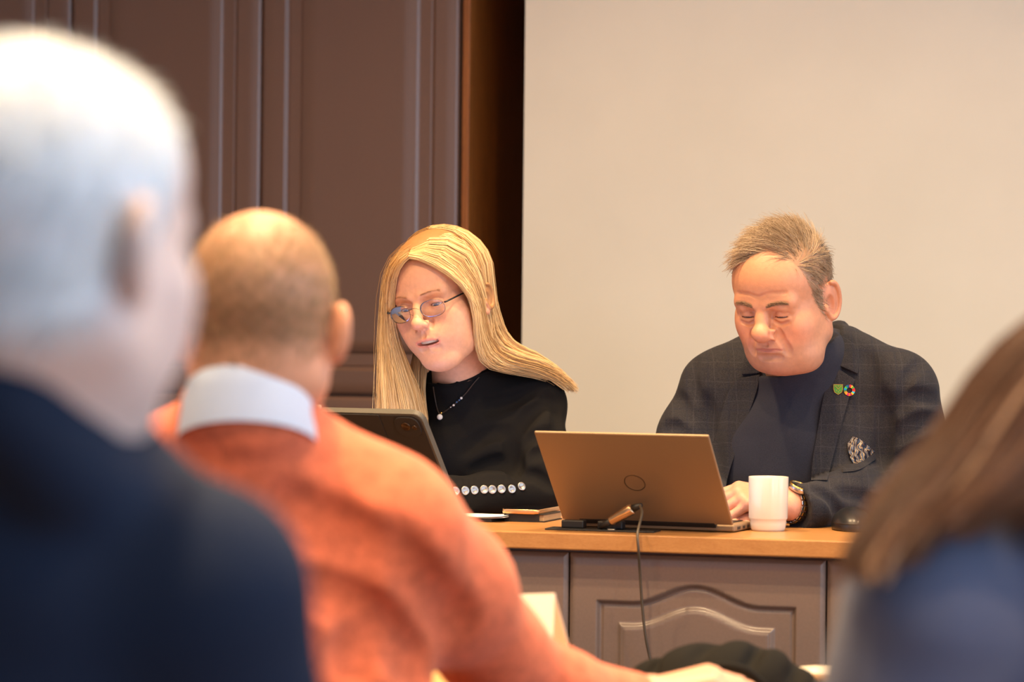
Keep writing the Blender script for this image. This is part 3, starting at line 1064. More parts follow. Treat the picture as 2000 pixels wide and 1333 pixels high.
MG = dict(face_h=0.070, jaw=1.01, cheek=0.86, top=0.088, nose=1.22, nose_tip=0.0165, nose_dz=0.0085, nose_dy=0.002, fold=0.0009, chin_crease=0.0004, double_chin=True, lip=0.62, corner=-0.0045,
          mouth_w=0.027, mouth_z=-0.0490, chin_z=-0.079, lip_y=0.0012, lid=0.0011, slit=-0.0050, bag=1.0, hood=True, ear=1.17, flare=20, ear_z=-0.004, ridge=1.12, lidfold=0.0075,
          skin=rgb(198, 139, 105), red=rgb(198, 114, 90), redness=0.48, stubble=rgb(150, 118, 102), lipcol=rgb(178, 108, 96),
          browcol=rgb(120, 92, 70), brow_z=0.0265, brow_h=0.0055, iris=(0.08, 0.10, 0.13),
          wrinkles=[([(-0.046, 0.046), (-0.02, 0.0475), (0.0, 0.043), (0.02, 0.0485), (0.046, 0.047)], 0.0001)])
m_neck_w = P(1562, 740, 5.03)
neck = [((0, 0.020, -0.045), 0.056), (to_local(m_neck_w, mR, mT, MAN_H), 0.060)]
v = Vol((-0.110, -0.142, -0.185), (0.110, 0.130, 0.140), 0.0013)
head_volume(v, MG, neck)
V, Q = v.mesh()
C = skin_cols(V, MG)
# scalp: short grey-brown hair, receding at the temples
ys = [-0.110, -0.080, -0.068, -0.056, -0.046, -0.034, -0.022, -0.010, 0.004, 0.030, 0.060, 0.130]
zs = [0.122, 0.118, 0.110, 0.088, 0.056, 0.022, -0.004, -0.022, 0.020, -0.030, -0.050, -0.055]
zl = np.interp(V[:, 1], ys, zs) + 0.028 * np.exp(-((V[:, 0] - 0.022) / 0.022) ** 2) * (V[:, 1] < -0.04) * (V[:, 2] > 0.06) - 0.012 * np.exp(-((V[:, 0] + 0.030) / 0.020) ** 2) * (V[:, 1] < -0.04) * (V[:, 2] > 0.06)
onear = (np.abs(V[:, 0]) > 0.076) & (V[:, 1] > -0.014) & (V[:, 1] < 0.055) & (V[:, 2] < 0.042)
hm = (V[:, 2] > zl) & ~onear
fade = np.clip((V[:, 2] - zl) / 0.012, 0, 1)[:, None] * hm[:, None] * 0.75
C = C * (1 - fade) + np.array(rgb(140, 112, 86)[:3]) * fade
mN = vnormals(V, Q)
def comb(p):
    t = np.clip((p[:, 2] - 0.070) / 0.035, 0, 1)[:, None]
    fr = np.clip((-0.01 - p[:, 1]) / 0.05, 0, 1)[:, None]
    top = np.array([-1.0, 0.10, 0.0]) * (1 - fr) + np.array([-1.0, -0.05, -0.10]) * fr
    side = np.array([0.0, 0.75, -0.75])
    return t * top + (1 - t) * side
def hlen(p):
    return (0.022 + 0.028 * np.clip((p[:, 2] - 0.065) / 0.045, 0, 1)) * (1 - 0.55 * np.clip((-0.035 - p[:, 0]) / 0.02, 0, 1))
hp, hr, hc = scalp_strands(V, mN, hm, 11000, hlen, comb, 0.00048, rgb(112, 88, 66), rgb(196, 170, 138), lift=0.42, jit=0.13, seed=3, m=6)
sh = 0.14
n_, m_, _ = hp.shape
hp = shear(hp.reshape(-1, 3), sh).reshape(n_, m_, 3)
tv, tf, tc = tubes(xf(hp.reshape(-1, 3), mR, mT, MAN_H).reshape(n_, m_, 3), hr, 3, hc)
link('hair', mesh_np('hair', tv, tf, tc), M['hair'], man)
# eyebrows
for s in (-1, 1):
    bp = []
    for i in range(130):
        x = 0.012 + 0.034 * random.random()
        tt = (x - 0.012) / 0.036
        z = MG['brow_z'] + 0.0005 + 0.004 * math.sin(max(0, tt) * math.pi * 0.8) + random.uniform(-0.0035, 0.0035) * (1 - 0.5 * tt)
        y = v.front(s * x, z)
        if y is None:
            continue
        p0 = np.array([s * x, y, z])
        d = np.array([s * 0.8, -0.10, 0.25 - 0.6 * tt]) * random.uniform(0.004, 0.008)
        bp.append([p0, p0 + d * 0.5 + (0, -0.0006, 0), p0 + d + (0, 0.0004, -0.001)])
    bp = np.array(bp)
    nb = len(bp)
    tv, tf, tc = tubes(xf(shear(bp.reshape(-1, 3), sh), mR, mT).reshape(nb, 3, 3), np.array([[0.0004, 0.0004, 0.0002]]), 3, np.tile(rgb(128, 98, 72)[:3], (nb, 1)) * rng.uniform(0.7, 1.4, (nb, 1)))
    link('eyebrow', mesh_np('eyebrow', tv, tf, tc), M['hair'], man)
head_vq = (xf(shear(V, sh), mR, mT, MAN_H), Q)
eyeballs(MG, mR, mT, man, MAN_H)

# ---- clothes and hands
mY = np.array(Matrix.Rotation(math.radians(-15), 3, 'Z'))
NB = P(1580, 712, 5.07)
SL, SR_ = P(1762, 770, 4.98), P(1394, 762, 5.08)
EL, ER = P(1778, 955, 4.97), P(1328, 955, 5.05)
WL, WR = P(1568, 992, 4.775), P(1405, 990, 4.86)
def man_torso(v, g=0.0):
    v.ell(P(1575, 835, 5.07), np.array((0.180, 0.118, 0.185)) + g, 0, mY)
    v.ell(P(1555, 985, 5.05), np.array((0.190, 0.150, 0.190)) + g, 0.06, mY)
    v.ell(P(1560, 1120, 5.08), np.array((0.185, 0.150, 0.14)) + g, 0.06, mY)
    v.cap(P(1602, 710, 5.06), P(1742, 752, 5.0), 0.046 + g, 0.056 + g, 0.05)
    v.cap(P(1550, 722, 5.09), P(1420, 745, 5.08), 0.048 + g, 0.054 + g, 0.05)
v = Vol((0.20, 4.60, 0.52), (0.84, 5.30, 1.24), 0.0048, 0.06)
man_torso(v, 0.008)
v.chain([SL, (SL + EL) / 2 + (0.006, 0, 0.01), EL], [0.064, 0.059, 0.053], 0.035)
v.chain([EL, (EL + WL) / 2 + (0, 0, 0.006), WL, WL + unit(WL - EL) * 0.04], [0.053, 0.050, 0.041, 0.038], 0.02)
v.chain([SR_, (SR_ + ER) / 2 + (-0.008, 0, 0), ER], [0.062, 0.058, 0.053], 0.035)
v.chain([ER, WR], [0.055, 0.040], 0.02)
# sleeve creases and the drag folds under the arm, laid on the cloth
pre = bvh_of(*v.mesh())
for pts, dp, wd in (([(1735, 800), (1785, 775), (1828, 782)], 0.006, 0.012), ([(1738, 868), (1790, 830), (1834, 822)], 0.009, 0.014), ([(1742, 915), (1790, 885), (1832, 880)], 0.006, 0.012),
                    ([(1722, 765), (1728, 830), (1722, 900), (1712, 940)], 0.012, 0.014), ([(1640, 962), (1690, 975), (1730, 1005)], 0.004, 0.009), ([(1590, 958), (1620, 975), (1640, 1010)], 0.003, 0.008),
                    ([(1376, 780), (1384, 850), (1400, 915)], 0.011, 0.014), ([(1312, 770), (1340, 800), (1375, 850)], 0.006, 0.011), ([(1296, 835), (1330, 840), (1372, 870)], 0.006, 0.011),
                    ([(1800, 708), (1772, 740), (1764, 800)], 0.003, 0.008), ([(1356, 705), (1352, 740), (1362, 790)], 0.003, 0.008), ([(1690, 690), (1700, 740), (1690, 800)], 0.004, 0.016)):
    crease_px(v, pre, pts, dp, wd)
v.disp(lambda x, y, z: 0.0016 * wob(x, y, z, 38, 1.3))
full = v.mesh()
jb = bvh_of(*full)
v.carve_px([(1470, 640), (1484, 730), (1476, 772), (1449, 846), (1421, 935), (1416, 970), (1412, 1100), (1542, 1100), (1542, 948), (1584, 942), (1587, 894), (1597, 834), (1608, 768), (1622, 712), (1640, 655), (1650, 600), (1480, 600)], 5.10, 0.006)
# open the cuffs
v.cap(WL + unit(WL - EL) * 0.070, WL + unit(WL - EL) * 0.12, 0.06, 0.06, 0.003, 'sub')
# collar roll round the back of the neck
v.chain([P(1474, 712, 5.02), P(1490, 690, 5.10), P(1535, 668, 5.15), P(1590, 650, 5.15), P(1640, 646, 5.11), P(1660, 660, 5.05), P(1660, 700, 4.99)], [0.013, 0.014, 0.016, 0.016, 0.016, 0.014, 0.012], 0.012)
put('jacket', v.mesh(), M['plaid'], man)
v = Vol((0.30, 4.75, 0.55), (0.74, 5.28, 1.20), 0.0045, 0.06)
man_torso(v, -0.004)
v.cap(P(1566, 785, 5.04), P(1564, 700, 4.995), 0.098, 0.0800, 0.02)
v.ell(P(1525, 900, 4.965), (0.085, 0.05, 0.10), 0.05, mY)
v.disp(lambda x, y, z: 0.0012 * wob(x, y, z, 45, 0.3))
q0 = P(1528, 736, 4.92)
v.S = np.maximum(v.S, (v.ax[2] - q0[2])[None, None, :] - np.maximum(0, 0.72 * (v.ax[0] - q0[0]))[:, None, None] - np.maximum(0, 0.9 * (v.ax[1] - 5.0))[None, :, None])
put('jumper', v.mesh(), M['jumper'], man)

# ---- lapels, laid on the jacket
def loft(name, A, B, bvh, mat, parent, off=0.004, thick=0.0035, n=30, m=8, roll=0.0):
    """cloth strip between two pixel outlines, resting on a surface"""
    a = smooth_path([(p[0], p[1], 0) for p in A], n)
    b = smooth_path([(p[0], p[1], 0) for p in B], n)
    G = np.zeros((n, m, 3))
    last = None
    for i in range(n):
        for j in range(m):
            t = j / (m - 1)
            q = a[i] * (1 - t) + b[i] * t
            c, nn = cast(bvh, q[0], q[1])
            if c is None:
                c = P(q[0], q[1], last[1] if last is not None else 4.95)
                nn = np.array([0, -1.0, 0])
            last = c
            d = unit(np.array(CAM) - c)
            G[i, j] = c + d * (off + roll * math.sin(math.pi * t))
    d = unit(np.array(CAM) - G.mean((0, 1)))
    V = np.concatenate([(G + d * thick).reshape(-1, 3), (G - d * 0.012).reshape(-1, 3)])
    I = np.arange(n * m).reshape(n, m)
    top = np.stack([I[:-1, :-1], I[:-1, 1:], I[1:, 1:], I[1:, :-1]], -1).reshape(-1, 4)
    k = n * m
    ring = np.concatenate([I[:, 0], I[-1, 1:], I[-2::-1, -1], I[0, -2:0:-1]])
    r2 = np.roll(ring, -1)
    side = np.stack([ring, r2, r2 + k, ring + k], -1)
    me = mesh_np(name, V, [top, side, top[:, ::-1] + k])
    o = link(name, me, mat, parent)
    bv = o.modifiers.new('soft', 'BEVEL')
    bv.width = 0.0012
    bv.segments = 2
    bv.limit_method = 'ANGLE'
    return o
loft('lapel', [(1624, 712), (1610, 768), (1598, 834), (1588, 894), (1584, 938)], [(1670, 742), (1659, 775), (1642, 834), (1624, 905), (1616, 938)], jb, M['plaid'], man)
loft('lapel', [(1484, 732), (1476, 770), (1449, 846), (1421, 935), (1412, 990)], [(1440, 740), (1418, 778), (1400, 850), (1388, 900), (1384, 975)], jb, M['plaid'], man)
loft('collar', [(1642, 655), (1634, 682), (1624, 708)], [(1668, 672), (1677, 700), (1676, 731)], jb, M['plaid'], man, n=14)
loft('collar', [(1474, 690), (1480, 712), (1484, 729)], [(1456, 688), (1451, 706), (1449, 732)], jb, M['plaid'], man, n=14)
loft('breast_pocket', [(1644, 911), (1676, 905), (1709, 885)], [(1646, 923), (1678, 918), (1711, 898)], jb, M['plaid'], man, off=0.002, n=14, m=4)
# ---- folded pocket square
def patch(name, poly, bvh, mat, parent, off, thick, bulge=0.0, wave=0.0, step=1.6):
    """solid piece with a pixel outline resting on a surface"""
    poly = np.array(poly, float)
    x0, y0 = poly.min(0)
    x1, y1 = poly.max(0)
    bm = bmesh.new()
    vs = [bm.verts.new((p[0], p[1], 0)) for p in poly]
    f = bm.faces.new(vs)
    bmesh.ops.triangulate(bm, faces=[f])
    for _ in range(3):
        bmesh.ops.subdivide_edges(bm, edges=[e for e in bm.edges if e.calc_length() > step * 2], cuts=1, use_grid_fill=False)
        bmesh.ops.triangulate(bm, faces=list(bm.faces))
    cx, cy = poly.mean(0)
    for q in bm.verts:
        c, nn = cast(bvh, q.co.x, q.co.y)
        d = unit(np.array(CAM) - c)
        r = min(1.0, math.hypot((q.co.x - cx) / (x1 - x0), (q.co.y - cy) / (y1 - y0)) * 2)
        h = off + thick + bulge * (1 - r * r) + wave * math.sin(q.co.x * 0.35 + q.co.y * 0.22) + wave * 0.6 * math.sin(q.co.y * 0.5 - q.co.x * 0.3)
        q.co = Vector(c + d * h)
    d = unit(np.array(CAM) - np.array(bm.verts[:][0].co))
    ext = bmesh.ops.extrude_face_region(bm, geom=list(bm.faces))
    for q in [e for e in ext['geom'] if isinstance(e, bmesh.types.BMVert)]:
        q.co -= Vector(d) * (thick + 0.001)
    return link(name, bm_mesh(bm, name, False), mat, parent)
patch('pocket_square', [(1655, 867), (1666, 853), (1678, 857), (1692, 868), (1708, 882), (1700, 892), (1686, 901), (1668, 908), (1661, 895), (1657, 883)], jb, M['paisley'], man, 0.0015, 0.003, 0.004, 0.0016)
# ---- lapel pins
jl = jb
def at_px(px, py, bvh, off):
    c, nn = cast(bvh, px, py)
    return c + unit(np.array(CAM) - c) * off, unit(unit(np.array(CAM) - c) * 0.6 + nn)
def disc_frame(c, n):
    z = Vector(n)
    x = Vector((0, 0, 1)).cross(z).normalized()
    y = z.cross(x)
    return Matrix(((x.x, y.x, z.x, c[0]), (x.y, y.y, z.y, c[1]), (x.z, y.z, z.z, c[2]), (0, 0, 0, 1)))
pc, pn = at_px(1637, 761, jb, 0.0085)
F4 = disc_frame(pc, pn)
outline = [(-0.0082, 0.0088), (0.0082, 0.0088), (0.0084, 0.0, ), (0.0066, -0.0055), (0.0, -0.0100), (-0.0066, -0.0055), (-0.0084, 0.0)]
def plate(name, out, z0, z1, mat, parent, F4):
    bm = bmesh.new()
    lo_ = [bm.verts.new(F4 @ Vector((x, y, z0))) for x, y in out]
    hi_ = [bm.verts.new(F4 @ Vector((x, y, z1))) for x, y in out]
    bm.faces.new(hi_)
    bm.faces.new(lo_[::-1])
    for i in range(len(out)):
        j = (i + 1) % len(out)
        bm.faces.new((lo_[i], lo_[j], hi_[j], hi_[i]))
    return link(name, bm_mesh(bm, name), mat, parent)
sp = plate('shield_pin', outline, 0, 0.0015, M['gold'], man, F4)
sp['label'] = 'small green shield pin with gold rim'
plate('green_enamel', [(x * 0.84, y * 0.84) for x, y in outline], 0.0010, 0.0018, M['pin_green'], sp, F4)
plate('gold_chevron', [(-0.0062, 0.0058), (-0.0046, 0.0058), (0.0, 0.0012), (0.0046, 0.0058), (0.0062, 0.0058), (0.0, -0.0010)], 0.0016, 0.0022, M['gold'], sp, F4)
for gx, gy in ((0, 0.0052), (-0.0028, -0.0022), (0.0028, -0.0022), (0, -0.0050)):
    plate('gold_leaf', [(gx - 0.0011, gy), (gx, gy + 0.0015), (gx + 0.0011, gy), (gx, gy - 0.0015)], 0.0016, 0.0022, M['gold'], sp, F4)
pc, pn = at_px(1659, 763, jb, 0.0085)
F4 = disc_frame(pc, pn)
wheel = [(229, 36, 59), (221, 166, 58), (76, 159, 56), (197, 25, 45), (255, 58, 33), (38, 189, 226), (252, 195, 11), (162, 25, 66), (253, 105, 37), (221, 19, 103), (253, 157, 36), (191, 139, 46), (63, 126, 68), (10, 151, 217), (86, 192, 43), (0, 104, 157), (25, 72, 106)]
def sector(a0, a1, r0, r1):
    k = np.linspace(a0, a1, 5)
    return [(r1 * math.sin(a), r1 * math.cos(a)) for a in k[::-1]] + [(r0 * math.sin(a), r0 * math.cos(a)) for a in k]
base_ring = None
for i, c in enumerate(wheel):
    a0 = 2 * math.pi * i / 17
    m = plain('pin_wheel_colour', rgb(*c), 0.3)
    o = plate('ring_pin' if i == 0 else 'colour_segment', sector(a0 + 0.02, a0 + 2 * math.pi / 17 - 0.02, 0.0050, 0.0098), 0, 0.0016, m, man if i == 0 else base_ring, F4)
    if i == 0:
        base_ring = o
        o['label'] = 'small round pin, a ring of coloured segments'
# ---- hands
v = Vol(P(1400, 1040, 4.79) + (-0.03, -0.14, -0.02), P(1590, 920, 4.79) + (0.04, 0.12, 0.04), 0.0018, 0.03)
hf = unit(P(1448, 972, 4.745) - P(1548, 986, 4.762))
hand(v, P(1542, 986, 4.762), hf, (0.05, -0.45, 0.90), 1, (38, 52, 30), 1.03, 0.55)
v.cap(P(1542, 986, 4.762), P(1600, 993, 4.81), 0.026, 0.030, 0.012)
lh = v.mesh()
v = Vol(P(1405, 990, 4.86) + (-0.13, -0.20, -0.10), P(1405, 990, 4.86) + (0.13, 0.10, 0.10), 0.0025, 0.03)
hand(v, WR + (0.01, -0.035, -0.004), (0.15, -0.95, -0.12), (0.05, 0.1, 1), -1, (22, 38, 25), 1.03, 0.5)
v.cap(WR + (0.01, -0.035, -0.004), WR + (-0.02, 0.05, 0), 0.026, 0.030, 0.012)
rh = v.mesh()
put('body', head_vq, M['skin'], man, C)
for hv in (lh, rh):
    put('hand', hv, M['skin'], man, np.tile(np.array(rgb(206, 146, 118)[:3]), (len(hv[0]), 1)))
# ---- wrist watch
wc = P(1547, 987, 4.766)
wa = unit(P(1542, 986, 4.762) - P(1600, 993, 4.81))
wn = unit(np.array([-0.25, -0.62, 0.75]) - wa * (np.array([-0.25, -0.62, 0.75]) @ wa))
wl = np.cross(wa, wn)
def wframe(c, n, a):
    l = np.cross(n, a)
    return Matrix(((l[0], a[0], n[0], c[0]), (l[1], a[1], n[1], c[1]), (l[2], a[2], n[2], c[2]), (0, 0, 0, 1)))
case_m = wframe(wc + wn * 0.031, wn, wa)
wcase = link('wrist_watch', bm_mesh(lathe_bm([(0, -0.004), (0.017, -0.004), (0.0195, -0.001), (0.0195, 0.004), (0.0185, 0.0055), (0.0165, 0.0062), (0.0158, 0.0045), (0, 0.0045)], 40), 'watch', True), M['steel'])
wcase.matrix_world = case_m
attach(wcase, man)
wcase['label'] = 'steel and gold wrist watch'
def wpart(name, bm, mat, mtx, smooth=False):
    o = link(name, bm_mesh(bm, name, smooth), mat)
    o.matrix_world = mtx
    return attach(o, wcase)
wpart('bezel', lathe_bm([(0.0162, 0.0050), (0.0166, 0.0072), (0.0186, 0.0066), (0.0192, 0.0046)], 40), M['gold'], case_m, True)
wpart('dial', lathe_bm([(0, 0.0049), (0.0160, 0.0049)], 40), M['dial'], case_m)
for hh, ang, ln in ((0.0012, 50, 0.009), (0.0009, 170, 0.013)):
    wpart('watch_hand', box_bm(-hh / 2, hh / 2, -0.001, ln, 0.0052, 0.0056), M['steel'], case_m @ Matrix.Rotation(math.radians(ang), 4, 'Z'))
lk = bm_mesh(box_bm(-0.0036, 0.0036, -0.0085, 0.0085, -0.0013, 0.0013, 0.0008), 'watch_link')
lk.materials.append(M['steel'])
lg = bm_mesh(box_bm(-0.0034, 0.0034, -0.0030, 0.0030, 0.0010, 0.0018, 0.0004), 'gold_link')
lg.materials.append(M['gold'])
for k in range(17):
    a = math.radians(40 + k * 280 / 16)
    n2 = wn * math.cos(a) + wl * math.sin(a)
    mt = wframe(wc + n2 * 0.0305, n2, wa)
    o = link('watch_link', lk, None)
    o.matrix_world = mt
    attach(o, wcase)
    o = link('gold_link', lg, None)
    o.matrix_world = mt
    attach(o, wcase)
trousers(man, (0.50, 5.12, 0.62), (-0.28, -0.9), 0.10, M['trousers'])
# ================================================================== the woman at the desk (black jumper)
M['black'] = cloth('black_knit', rgb(17, 15, 14), var=0.15, weave=500, sheen=0.0)
M['cord'] = plain('necklace_cord', rgb(70, 56, 46), 0.4, 0.4)
M['pearl'] = plain('pearl', rgb(232, 222, 210), 0.25)
M['blue_bead'] = plain('blue_bead', rgb(70, 100, 140), 0.25)
M['shell'] = plain('button_metal', rgb(176, 166, 156), 0.30, 0.9, var=0.35, scale=60)
M['frame'] = plain('glasses_wire', rgb(150, 130, 104), 0.3, 1.0)
M['temple'] = plain('glasses_arm', rgb(28, 24, 24), 0.3)
t = NT('coated_lens')
t.t.nodes.remove(t.b)
tr = t.n('ShaderNodeBsdfTransparent')
tr.inputs[0].default_value = (0.96, 0.97, 1.0, 1)
gs = t.n('ShaderNodeBsdfGlossy')
gs.inputs['Color'].default_value = (0.45, 0.55, 1.0, 1)
gs.inputs['Roughness'].default_value = 0.02
fr_ = t.n('ShaderNodeFresnel')
fr_.inputs[0].default_value = 1.6
mx_ = t.n('ShaderNodeMixShader')
t.l(fr_.outputs[0], mx_.inputs[0])
t.l(tr.outputs[0], mx_.inputs[1])
t.l(gs.outputs[0], mx_.inputs[2])
t.l(mx_.outputs[0], t.out.inputs[0])
M['lens'] = t.m
wR = rotm(-30, 12, -10)
wT = place(wR, (0, -0.084, 0.006), 820.5, 600, 5.0)
woman = thing('person', 'seated person with long blond hair, glasses and black jumper behind tablet', 'person', (-0.10, 5.12, 0.10))
WG = dict(ear_z=-0.012, jaw=0.91, cheek=0.92, top=0.084, nose=0.86, nose_tip=0.0108, nose_dz=0.007, nose_dy=0.003, fold=0.0, chin_crease=0.0006, lip=0.95, corner=0.0015, ridge=0.85,
          mouth_w=0.0265, mouth_z=-0.0535, mouth_open=0.0060, chin_z=-0.094, lid=0.0030, slit=-0.0028, ear=0.80, flare=8,
          skin=rgb(220, 164, 130), red=rgb(222, 146, 122), redness=0.35, lipcol=rgb(214, 134, 116),
          browcol=rgb(196, 144, 110), brow_z=0.0265, brow_h=0.0035, iris=(0.10, 0.14, 0.20))
w_neck_w = P(905, 760, 5.09)
neck = [((0, 0.020, -0.045), 0.050), (to_local(w_neck_w, wR, wT), 0.055)]
v = Vol((-0.105, -0.142, -0.19), (0.105, 0.130, 0.140), 0.0013)
head_volume(v, WG, neck)
V, Q = v.mesh()
C = skin_cols(V, WG)
wsh = 0.09
ys = [-0.110, -0.085, -0.070, -0.055, -0.042, -0.030, -0.018, 0.000, 0.020, 0.130]
zs = [0.088, 0.086, 0.078, 0.060, 0.038, 0.015, -0.01, -0.02, -0.06, -0.075]
zl = np.interp(V[:, 1], ys, zs)
fade = np.clip((V[:, 2] - zl) / 0.010, 0, 1)[:, None] * 0.9
C = C * (1 - fade) + np.array(rgb(150, 108, 58)[:3]) * fade
whV0, whQ0, whC0, whv = V, Q, C, v
def brow_y(x, z):
    y = whv.front(x, z)
    return -0.08 if y is None else y
eyeballs(WG, wR, wT, woman, look=(0, -0.8, -0.55))

# upper teeth behind the parted lips
ta = np.linspace(-1, 1, 41)
tx = 0.0185 * ta
ty = -0.0990 + 0.010 * ta ** 2
zt, zb = WG['mouth_z'] + 0.0035, WG['mouth_z'] - 0.0048
notch = 0.0006 * (np.abs(((ta * 4.5) % 1) - 0.5) > 0.42)
TV = np.concatenate([np.stack([tx, ty, np.full(41, zt)], 1), np.stack([tx, ty - 0.0006 + notch, zb + 0.0006 * ta ** 2 + notch], 1), np.stack([tx, ty + 0.003, np.full(41, zb)], 1)])
ti = np.arange(40)
TQ = np.concatenate([np.stack([ti, ti + 41, ti + 42, ti + 1], 1), np.stack([ti + 41, ti + 82, ti + 83, ti + 42], 1)])
link('teeth', mesh_np('teeth', xf(shear(TV, wsh), wR, wT), [TQ]), M['teeth'], woman)

# ---- black jumper
wY = np.array(Matrix.Rotation(math.radians(-12), 3, 'Z'))
wSL, wSR = P(1050, 792, 5.10), P(812, 806, 5.20)
wEL, wWL = P(1046, 962, 5.02), P(872, 973, 4.91)
wER, wWR = P(742, 975, 5.12), P(770, 985, 4.93)
v = Vol((-0.30, 4.72, 0.52), (0.16, 5.34, 1.12), 0.0046, 0.06)
v.ell(P(928, 872, 5.13), (0.140, 0.098, 0.150), 0, wY)
v.ell(P(930, 1000, 5.14), (0.135, 0.105, 0.15), 0.06, wY)
v.ell(P(930, 1130, 5.15), (0.165, 0.13, 0.13), 0.06, wY)
for px in (875, 965):
    v.ell(P(px, 895, 5.065), (0.058, 0.050, 0.060), 0.05, wY)
v.cap(P(942, 764, 5.12), P(1046, 782, 5.10), 0.040, 0.046, 0.04)
v.cap(P(880, 772, 5.14), P(815, 798, 5.20), 0.038, 0.046, 0.04)
v.cap(P(913, 800, 5.12), P(903, 740, 5.085), 0.090, 0.0690, 0.025)
v.chain([wSL, (wSL + wEL) / 2 + (0.004, -0.008, 0), wEL], [0.050, 0.047, 0.043], 0.03)
v.chain([wEL, (wEL + wWL) / 2, wWL, wWL + (wWL - wEL) * 0.12], [0.043, 0.039, 0.034, 0.032], 0.02)
v.chain([wSR, wER], [0.048, 0.043], 0.03)
v.chain([wER, wWR], [0.042, 0.034], 0.02)
pre = bvh_of(*v.mesh())
for pts, dp, wd in (([(1005, 880), (1020, 830), (1060, 790), (1095, 785)], 0.007, 0.012), ([(1000, 905), (1030, 860), (1090, 840)], 0.006, 0.010), ([(1002, 850), (1004, 900), (1010, 935)], 0.010, 0.012),
                    ([(1010, 932), (1045, 928), (1080, 950)], 0.005, 0.008), ([(945, 800), (1000, 780), (1050, 760)], 0.004, 0.012), ([(905, 880), (950, 850), (995, 842)], 0.004, 0.012), ([(925, 920), (965, 905), (1000, 905)], 0.004, 0.010),
                    ([(1058, 770), (1085, 800), (1090, 860)], 0.003, 0.010), ([(1040, 890), (1070, 880), (1092, 890)], 0.004, 0.009)):
    crease_px(v, pre, pts, dp, wd)
for i in range(12):
    x = 1000 - i * 11.5
    crease_px(v, pre, [(x, 928 + i * 0.8), (x - 2, 940 + i * 0.8)], 0.0025, 0.004, 0.004, n=5)
v.disp(lambda x, y, z: 0.0010 * wob(x, y, z, 50, 2.3))
# neckline: cut level along a slanting plane
q0 = P(880, 750, 5.05)
v.S = np.maximum(v.S, (v.ax[2] - q0[2])[None, None, :] - np.maximum(0, 0.42 * (v.ax[0] - q0[0]))[:, None, None] - np.maximum(0, 0.6 * (v.ax[1] - 5.08))[None, :, None])
VQ = v.mesh()
sb = bvh_of(*VQ)
put('jumper', VQ, M['black'], woman)
def chain_px(pts, bvh, off):
    out = []
    for a, b in pts:
        c, nn = cast(bvh, a, b)
        out.append(c + unit(np.array(CAM) - c) * off)
    return out
tube_obj('neckline_band', chain_px([(850, 748), (862, 752), (880, 753), (900, 748), (920, 740), (938, 732), (955, 725)], sb, 0.001), 0.0022, M['black'], woman, 40, 8)
# necklace with small beads and a heart-like pendant
nk = tube_obj('necklace', chain_px([(846, 756), (849, 775), (853, 795), (858, 808), (866, 806), (880, 796), (896, 783), (912, 766), (926, 748), (936, 737)], sb, 0.0025), 0.0011, M['cord'], woman, 60, 6)
def ball(name, c, r, mat, parent, flat=1.0):
    bm = bmesh.new()
    bmesh.ops.create_uvsphere(bm, u_segments=16, v_segments=10, radius=r)
    o = link(name, bm_mesh(bm, name, True), mat)
    o.matrix_world = Matrix.Translation(Vector(c)) @ Matrix.Diagonal((1, flat, 1, 1))
    return attach(o, parent)
for q, r, mt in (((901, 778), 0.0024, 'pearl'), ((897, 782), 0.0017, 'blue_bead'), ((892, 786), 0.0017, 'blue_bead'), ((886, 792), 0.0020, 'pearl'), ((880, 796), 0.0017, 'steel'), ((862, 807), 0.0022, 'gold')):
    ball('bead', chain_px([q], sb, 0.003)[0], r, M[mt], nk)
ball('pendant', chain_px([(859, 815)], sb, 0.004)[0], 0.0052, M['pearl'], nk, 0.6)
# button row on the sleeve
bt = bm_mesh(lathe_bm([(0, 0.0010), (0.004, 0.0014), (0.0068, 0.0028), (0.0078, 0.0020), (0.0078, 0.0), (0, 0.0)], 24), 'button', True)
bt.materials.append(M['shell'])
for q in ((1018, 951), (999, 956), (979, 956), (961, 957), (945, 957), (926, 958), (908, 959), (889, 960), (874, 960), (858, 961)):
    c, nn = cast(sb, *q)
    o = link('button', bt, None)
    o.matrix_world = disc_frame(c, unit(nn + unit(np.array(CAM) - c) * 0.5))
    attach(o, woman)
# ---- hands
v = Vol(wWL + (-0.25, -0.14, -0.12), wWL + (0.08, 0.12, 0.10), 0.0025, 0.03)
hand(v, wWL + (wWL - wEL) * 0.10, (-0.97, -0.05, -0.08), (0, -0.35, 0.93), 1, (18, 28, 20), 0.92, 0.5)
v.cap(wWL + (wWL - wEL) * 0.12, wWL, 0.023, 0.026, 0.012)
h1 = v.mesh()
v = Vol(wWR + (-0.15, -0.22, -0.10), wWR + (0.15, 0.08, 0.10), 0.0028, 0.03)
hand(v, wWR + (0.01, -0.03, -0.01), (0.25, -0.95, -0.1), (0, 0.1, 1), -1, (20, 35, 22), 0.92, 0.5)
v.cap(wWR + (0.01, -0.03, -0.01), wWR, 0.023, 0.026, 0.012)
h2 = v.mesh()
put('body', (xf(shear(whV0, wsh), wR, wT), whQ0), M['skin'], woman, whC0)
for hv in (h1, h2):
    put('hand', hv, M['skin'], woman, np.tile(np.array(rgb(220, 164, 130)[:3]), (len(hv[0]), 1)))

